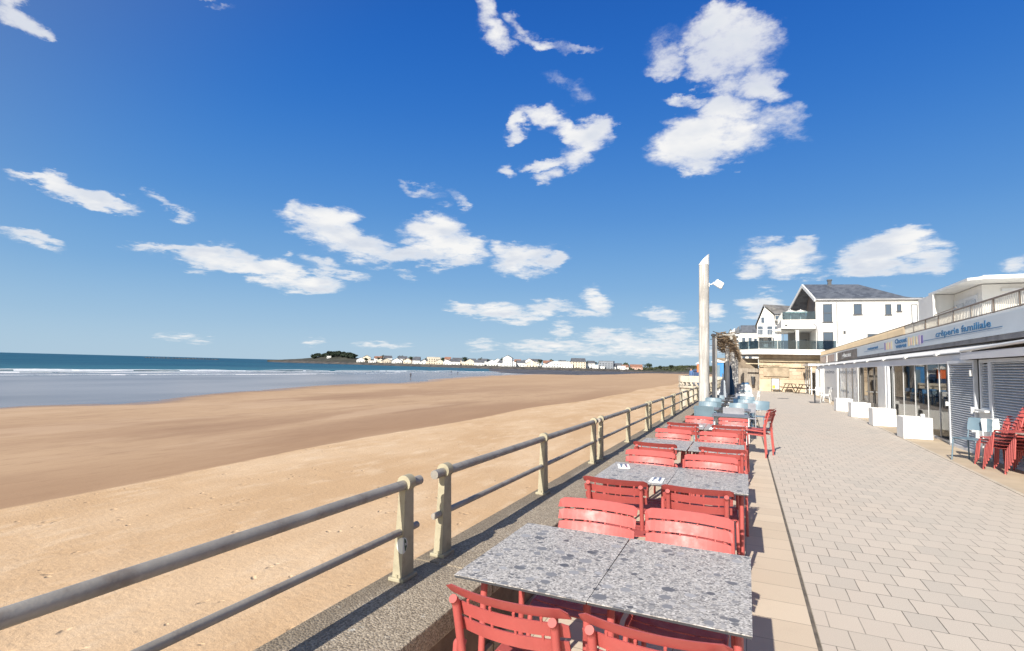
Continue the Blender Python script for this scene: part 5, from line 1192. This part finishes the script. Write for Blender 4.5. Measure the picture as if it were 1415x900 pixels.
planter(5.55, 20.6, .5, .9, .7, 'beige planter behind the glass, nearer one', BEI, 'beige planters behind the glass'); planter(5.45, 18.3, .5, .8, .55, 'beige planter behind the glass, closest to the louvred door', BEI, 'beige planters behind the glass')
# white pedestal table and chairs further along
t = empty('pedestal_table', (3.62, 34.6, 0)); tag(t, 'white square topped pedestal table with dark stem in front of the far white posts', 'table')
b = MB(); b.box((0, 0, .74), (.65, .65, .03), bev=.005); b.build('table_top', WHITEP, t)
b = MB(); b.tube([(0, 0, .02), (0, 0, .724)], .04, 10); b.build('stem', DARKM, t)
b = MB(); b.box((0, 0, .01), (.5, .5, .02)); b.build('foot', DARKM, t)
cafe_chair(1, 4.15, 34.9, rad(80), 'white chair right of the pedestal table', 'white chairs by the pedestal table'); cafe_chair(1, 4.0, 36.0, rad(170), 'white chair behind the pedestal table', 'white chairs by the pedestal table'); cafe_chair(1, 4.5, 37.2, rad(90), 'white chair farthest behind the pedestal table', 'white chairs by the pedestal table')
# blue and white chairs, red stack at the right edge
cafe_chair(0, 4.10, 13.42, rad(128), 'light blue chair beside the louvred shutters left of the red stack', 'pair of chairs by the shutters')
cafe_chair(1, 4.52, 13.25, rad(185), 'white chair half behind the red stack by the shutters', 'pair of chairs by the shutters')
for k in range(6):
    red_chair(4.26+.009*k, 12.28-.050*k, rad(110), 'one of the red slatted chairs nested in the tall stack by the louvred shutters', 'stacked red chairs by the shutters', z=.060*k)
for k in range(3):
    red_chair(4.34+.01*k, 12.92-.05*k, rad(108), 'one of the red chairs nested in the lower stack behind the tall stack', 'lower stack of red chairs by the shutters', z=.052*k)
t = empty('stone_table', (4.62, 11.35, 0), .2); tag(t, 'stone topped pedestal table at the right edge in front of the red stack', 'table')
b = MB(); b.box((0, 0, .74), (.8, .8, .018), bev=.003); b.build('table_top', mat('sand_table_top', (.40, .33, .27), .5, .1, 20), t)
b = MB(); b.tube([(0, 0, .02), (0, 0, .73)], .035, 10); b.build('stem', DARKM, t)
b = MB()
for a in range(4): b.box((cos(a*pi/2+.78)*.2, sin(a*pi/2+.78)*.2, .012), (.44, .06, .022), rot=Matrix.Rotation(a*pi/2+.78, 3, 'Z'))
b.build('foot', DARKM, t)
b = MB(); b.tube([(0, 0, .75), (0, 0, .80)], .035, 10, r2=.03); o = b.build('ashtray', mat('yellow_brass', (.50, .40, .12), .4, .1, 9)); o.location = (4.42, 11.5, 0); tag(o, 'small yellowish pot on the stone topped table', 'pot')
b = MB(); b.slab([(3.72, 10.85, .006), (4.9, 10.2, .006), (5.1, 11.2, .006), (4.1, 11.25, .006)], (0, 0, .022)); 
# ================================================================== WHITE HOUSE AND NEIGHBOURS
wh = empty('white_house', (5.7, 53, 0)); tag(wh, 'large modern white house with slate roof, glass balconies and open gable above the stone wall', 'house')
HWM = mat('house_white_render', (.64, .625, .585), .8, .03, .5, stain=((.58, .56, .51), .5, .3))
ROOFS = None
def slatemat():
    m, t = newmat('slate_roof'); p = pos(t); X, Y, Z = t.sep(p)
    b = t.a('ShaderNodeTexBrick', {'Vector': t.comb(X, t.math('MULTIPLY', Z, 1.6), 0.), 'Color1': (0, 0, 0, 1), 'Color2': (1, 1, 1, 1), 'Mortar': (0, 0, 0, 1), 'Scale': 1., 'Mortar Size': .012, 'Brick Width': .32, 'Row Height': .24})
    c = t.mix(t.sep(b.outputs['Color'])[0], (.065, .073, .088), (.125, .138, .16)); n = t.noise(t.vm('MULTIPLY', p, (1, 1, .6)), .8, 5, .65); c = t.mix(t.ss(n, .45, .7), c, (.13, .14, .16))
    return finish(m, t, c, .55, b.outputs['Fac'], -.4, .02)
SLR = slatemat()
def HB(b, name, m, par=wh):
    o = b.build(name, m, par)
    if par is wh: o.location = (-5.7, -53, 0)
    return o
A = (5.73, 53); 
b = MB(); b.prism([(5.73, 53), (14.3, 53), (14.3, 61), (5.73, 61)], 'z', 3.24, 5.54)
b.slab([(5.73, 53, 5.54), (14.3, 53, 5.54), (14.3, 61, 5.54), (6.0, 61, 5.54), (5.75, 55.5, 5.54)], (0, 0, 2.54)); HB(b, 'wall', HWM)
b = MB(); b.prism([(6.35, 53.02), (14.2, 53.02), (14.2, 60.9), (6.35, 60.9)], 'z', 8.081, 8.12) if 0 else None
# gable wall, recessed, dark
b = MB(); b.slab([(6.9, 53.25, 8.06), (6.9, 60.8, 8.0), (6.9, 57, 9.72)], (.2, 0, 0)); b.slab([(5.70, 53.3, 6.45), (5.72, 60.4, 6.45), (5.72, 60.4, 8.1), (5.72, 57, 9.5), (5.70, 53.5, 8.1)], (.02, 0, 0)); HB(b, 'gable_wall', mat('taupe_cladding', (.16, .125, .105), .8, .12, 1.2))
# roof planes
E1, E2, RP, RQ, DD, FE, LOW = (5.62, 52.85, 8.12), (13.34, 52.85, 7.99), (5.05, 57, 9.99), (9.59, 57, 9.83), (14.05, 53.4, 7.55), (4.15, 61.2, 8.05), (14.4, 61.2, 7.6)
b = MB(); b.slab([E1, E2, DD, RQ, RP], (0, 0, .09)); b.slab([RP, RQ, LOW, FE], (0, 0, .09)); b.slab([RQ, DD, LOW], (0, 0, .09)); HB(b, 'roof', SLR)
b = MB(); b.slab([(E1[0]-.02, E1[1], E1[2]-.20), (RP[0]-.02, RP[1], RP[2]-.22), (RP[0]-.02, RP[1], RP[2]+.10), (E1[0]-.02, E1[1], E1[2]+.10)], (.10, -.1, 0))
b.slab([(FE[0]-.02, FE[1], FE[2]-.20), (RP[0]-.02, RP[1], RP[2]-.22), (RP[0]-.02, RP[1], RP[2]+.10), (FE[0]-.02, FE[1], FE[2]+.10)], (.08, .1, 0)); HB(b, 'verge_board', WHITEP)
b = MB(); b.tube([(5.7, 52.82, 8.07), (13.3, 52.82, 7.95)], .06, 8); b.tube([(7.31, 52.93, 7.95), (7.31, 52.93, 4.3)], .045, 8); b.tube([(5.5, 52.9, 6.0), (5.75, 52.9, 5.8), (5.82, 52.9, 5.3), (5.82, 52.9, 3.9)], .05, 8, bend=.1); HB(b, 'gutter', mat('zinc', (.36, .36, .37), .5, .1, 3, metal=.4))
b = MB(); b.b2((7.17, 56.85, 9.7), (7.47, 57.15, 10.32)); b.b2((7.12, 56.8, 10.321), (7.52, 57.2, 10.44)); HB(b, 'chimney', DARKM)
FRD = mat('anthracite_frame', (.06, .065, .075), .5, .1, 3)
for (x0, z0, x1, z1, pm) in ((6.27, 6.13, 6.97, 7.70, WING), (6.25, 3.80, 7.02, 5.26, WING), (8.55, 6.76, 9.15, 7.66, WING), (10.80, 6.71, 11.23, 7.59, WING), (11.61, 6.98, 11.92, 7.57, WING), (12.60, 6.0, 13.02, 7.53, GREYP), (9.5, 4.55, 10.6, 5.10, WING)):
    f = MB(); w_ = .055
    f.b2((x0, 52.95, z0), (x0+w_, 53.03, z1)); f.b2((x1-w_, 52.95, z0), (x1, 53.03, z1)); f.b2((x0+w_, 52.955, z1-w_), (x1-w_, 53.03, z1)); f.b2((x0+w_, 52.955, z0), (x1-w_, 53.03, z0+w_))
    if z1-z0 > 1.4 and x0 < 8: f.b2((x0+w_, 52.957, (z0+z1)/2-.03), (x1-w_, 53.03, (z0+z1)/2+.03))
    f.b2((x0-.06, 52.90, z0-.05), (x1+.06, 53.0, z0-.004))
    fo = HB(f, 'window', FRD); g = MB(); g.b2((x0+w_, 52.985, z0+w_), (x1-w_, 52.998, z1-w_)); g.build('pane', pm, fo)
b = MB(); b.box((7.85, 52.93, 5.25), (.16, .12, .22)); HB(b, 'wall_lamp', DARKM)
# upper balcony block
b = MB(); b.b2((3.02, 52.9, 5.56), (5.72, 60.5, 6.36)); HB(b, 'upper_balcony', HWM)
b = MB(); b.b2((3.3, 52.88, 5.80), (3.5, 52.9, 5.92)); HB(b, 'vent', DARKM)
b = MB(); b.b2((3.12, 52.96, 6.42), (5.68, 52.985, 7.08)); b.b2((3.12, 53.0, 6.42), (3.145, 60.3, 7.08)); HB(b, 'balcony_glass', GLB)
# loggia behind the main terrace: back wall, window, pillar
b = MB(); b.b2((3.9, 58.2, 3.26), (5.72, 58.4, 5.55)); HB(b, 'loggia_wall', mat('loggia_grey', (.30, .29, .275), .8, .08, 1))
b = MB(); b.b2((4.2, 58.12, 3.3), (5.5, 58.19, 4.9)); HB(b, 'loggia_window', WING)
b = MB(); b.b2((4.16, 53.1, 3.27), (4.42, 53.4, 5.555)); HB(b, 'pillar', HWM)
# main terrace slab and its glass balustrade
TP = [(1.12, 51.9), (6.25, 51.9), (6.25, 53.05), (5.7, 61), (-.55, 61), (-.62, 54.4)]
b = MB(); b.slab([(x, y, 3.245) for x, y in TP], (0, 0, .45)); HB(b, 'terrace_slab', WHITE)
b = MB(); 
for k in range(4):
    x0 = 1.2+k*1.48; b.b2((x0, 51.97, 3.72), (x0+1.44, 51.99, 4.45))
[setattr(o, 'location', (-5.7, -53, 0)) for o in split_build(b, 'terrace_glass', GLT, wh)]
b = MB(); b.b2((7.14, 51.97, 3.75), (7.16, 51.99, 4.4)) if 0 else None
e0, e1 = Vector((1.14, 52.0, 3.72)), Vector((-.52, 54.5, 3.72))
for k in range(2):
    a = e0+(e1-e0)*(k*.5+.01); c = e0+(e1-e0)*(k*.5+.49); b.slab([a, c, c+Vector((0, 0, .72)), a+Vector((0, 0, .72))], (.02, .01, 0))
b.slab([(-.54, 54.6, 3.72), (-.50, 60.8, 3.72), (-.50, 60.8, 4.44), (-.54, 54.6, 4.44)], (.02, 0, 0)); HB(b, 'terrace_side_glass', GLB)
def open_parasol(x, y, z, r, h, m, label, grp=None):
    t = empty('parasol', (x, y, z)); tag(t, label, 'parasol', grp)
    b = MB(); b.tube([(0, 0, 0), (0, 0, h+.05)], .025, 8); b.build('pole', WHITEP, t)
    c = MB(); n = 8; vs = [(0, 0, h)]+[(r*cos(2*pi*i/n+.4), r*sin(2*pi*i/n+.4), h-r*.38) for i in range(n)]+[(0, 0, h-.03)]+[(r*cos(2*pi*i/n+.4), r*sin(2*pi*i/n+.4), h-r*.38-.12) for i in range(n)]
    c.add(vs, [(0, 1+i, 1+(i+1) % n) for i in range(n)]+[(n+1, n+2+(i+1) % n, n+2+i) for i in range(n)]+[(1+i, n+2+i, n+2+(i+1) % n, 1+(i+1) % n) for i in range(n)]); c.build('canopy', m, t)
OFFW = mat('offwhite_canvas', (.68, .66, .60), .85, .04, 3)
open_parasol(3.25, 54.5, 3.7, .95, 2.15, OFFW, 'open off white parasol on the main terrace of the white house')
open_parasol(3.85, 54.0, 6.36, .45, 1.0, OFFW, 'left small white parasol behind the upper balcony glass', 'small parasols on the upper balcony'); open_parasol(4.65, 54.0, 6.36, .55, 1.0, OFFW, 'right small white parasol behind the upper balcony glass', 'small parasols on the upper balcony')
# second house
h2 = empty('gabled_house', (1.3, 66, 0)); tag(h2, 'older white gabled house with grey slate roof and dormer behind the glass terrace', 'house')
def B2(b, name, m, par, loc):
    o = b.build(name, m, par); o.location = loc; return o
L2 = (-1.3, -66, 0)
ap = (2.35, 66.2, 9.15); e_l = (1.30, 66.0, 6.9); e_r = (3.6, 66.0, 7.3)
b = MB(); b.slab([(1.30, 66, 3.2), (3.75, 66, 3.2), (3.75, 66, 7.3), (2.1, 66, 9.0), (1.30, 66, 6.95)], (.3, 7, 0)); B2(b, 'wall', HWM, h2, L2)
b = MB(); b.slab([(1.98, 65.8, 9.15), (3.9, 65.8, 7.45), (6.4, 66.4, 7.55), (6.0, 68.5, 9.12), (2.3, 68.5, 9.2)], (0, 0, .12)); b.slab([(1.98, 65.8, 9.15), (1.12, 65.8, 6.85), (1.35, 73, 6.85), (2.35, 73, 9.15)], (0, 0, .1)); b.slab([(2.3, 68.5, 9.22), (6.0, 68.5, 9.12), (6.0, 73, 7.4), (2.3, 73, 7.4)], (0, 0, .12)); B2(b, 'roof', mat('old_slate', (.13, .125, .125), .8, .3, 2, stain=((.24, .23, .2), 1.5, .5)), h2, L2)
b = MB(); b.b2((3.1, 65.2, 7.4), (3.9, 66.5, 8.05)); d2 = B2(b, 'dormer', HWM, h2, L2)
b = MB(); b.b2((3.15, 65.15, 7.5), (3.85, 65.195, 7.9)); b.build('dormer_window', WING, d2)
b = MB(); b.b2((3.0, 65.0, 8.06), (4.0, 66.7, 8.14)); b.build('dormer_roof', SLR, d2)
for (x, z, w_, h_) in ((1.9, 7.2, .3, .6), (1.65, 5.9, .5, .9), (2.6, 5.9, .5, .9), (1.7, 4.5, .5, .9), (2.7, 4.5, .6, 1.0), (3.3, 6.0, .35, .8)):
    f = MB(); f.b2((x-w_/2-.05, 65.93, z-.05), (x+w_/2+.05, 66.02, z+h_+.05)); fo = B2(f, 'window', GREYP, h2, L2); g = MB(); g.b2((x-w_/2, 65.90, z), (x+w_/2, 65.928, z+h_)); g.build('pane', WING, fo)
b = MB(); b.b2((1.35, 64.9, 5.5), (2.9, 66.0, 5.62)); b.b2((1.4, 64.9, 4.2), (3.2, 66.0, 4.32)); bb = B2(b, 'balcony', HWM, h2, L2)
b = MB()
for zz in (5.62, 4.32):
    b.tube([(1.4, 64.95, zz+.75), (2.85, 64.95, zz+.75)], .03, 6)
    for x in np.arange(1.4, 2.9, .14): b.tube([(x, 64.95, zz), (x, 64.95, zz+.75)], .015, 5)
b.build('balcony_rail', GREYP, bb)
b = MB()
for x in (1.42, 2.8, 3.4): b.tube([(x, 65.0, 3.3), (x, 65.0, 5.5)], .06, 6)
B2(b, 'porch_post', HWM, h2, L2)
# third and fourth houses
h3 = empty('tall_villa', (-1.3, 80, 0)); tag(h3, 'white villa with a dark slate mansard further along behind the pergola', 'house'); L3 = (1.3, -80, 0)
b = MB(); b.b2((-1.38, 80, 2.5), (1.75, 86, 7.0)); b.b2((-.5, 79.6, 2.5), (1.2, 79.99, 6.6)); B2(b, 'wall', HWM, h3, L3)
b = MB(); b.slab([(-.62, 79.9, 7.0), (1.75, 79.9, 7.0), (1.65, 81.2, 8.15), (-.48, 81.2, 8.15)], (0, 4.5, 0)); b.slab([(-1.6, 79.8, 6.95), (-.63, 79.8, 6.95), (-.63, 79.8, 8.0)], (0, 5, 0)); B2(b, 'roof', SLR, h3, L3)
for (x, z, w_, h_) in ((-.95, 5.6, .35, 1.0), (-.1, 5.2, .4, 1.1), (.7, 5.2, .4, 1.1), (-.95, 3.6, .35, 1.0), (-.1, 3.5, .4, 1.2), (.7, 3.5, .4, 1.2), (1.4, 5.2, .3, 1.)):
    f = MB(); f.b2((x-w_/2, 79.52 if -.5 < x < 1.2 else 79.92, z), (x+w_/2, 79.61 if -.5 < x < 1.2 else 80.02, z+h_)); B2(f, 'window', WING, h3, L3)
h4 = empty('narrow_house', (-2.6, 95, 0)); tag(h4, 'narrow white house with steep roof, farthest left behind the pergola', 'house'); L4 = (2.6, -95, 0)
b = MB(); b.slab([(-2.75, 95, 2), (-1.4, 95, 2), (-1.4, 95, 7.4), (-2.1, 95, 8.5), (-2.75, 95, 7.2)], (0, 7, 0)); B2(b, 'wall', HWM, h4, L4)
b = MB(); b.slab([(-2.1, 94.8, 8.6), (-1.2, 94.8, 7.2), (-1.2, 102, 7.2), (-2.1, 102, 8.6)], (0, 0, .12)); b.slab([(-2.1, 94.8, 8.6), (-2.9, 94.8, 7.0), (-2.9, 102, 7.0), (-2.1, 102, 8.6)], (0, 0, .12)); B2(b, 'roof', SLR, h4, L4)
for (x, z) in ((-2.1, 6.2), (-2.1, 4.3)):
    f = MB(); f.b2((x-.25, 94.93, z), (x+.25, 95.02, z+1.)); B2(f, 'window', WING, h4, L4)
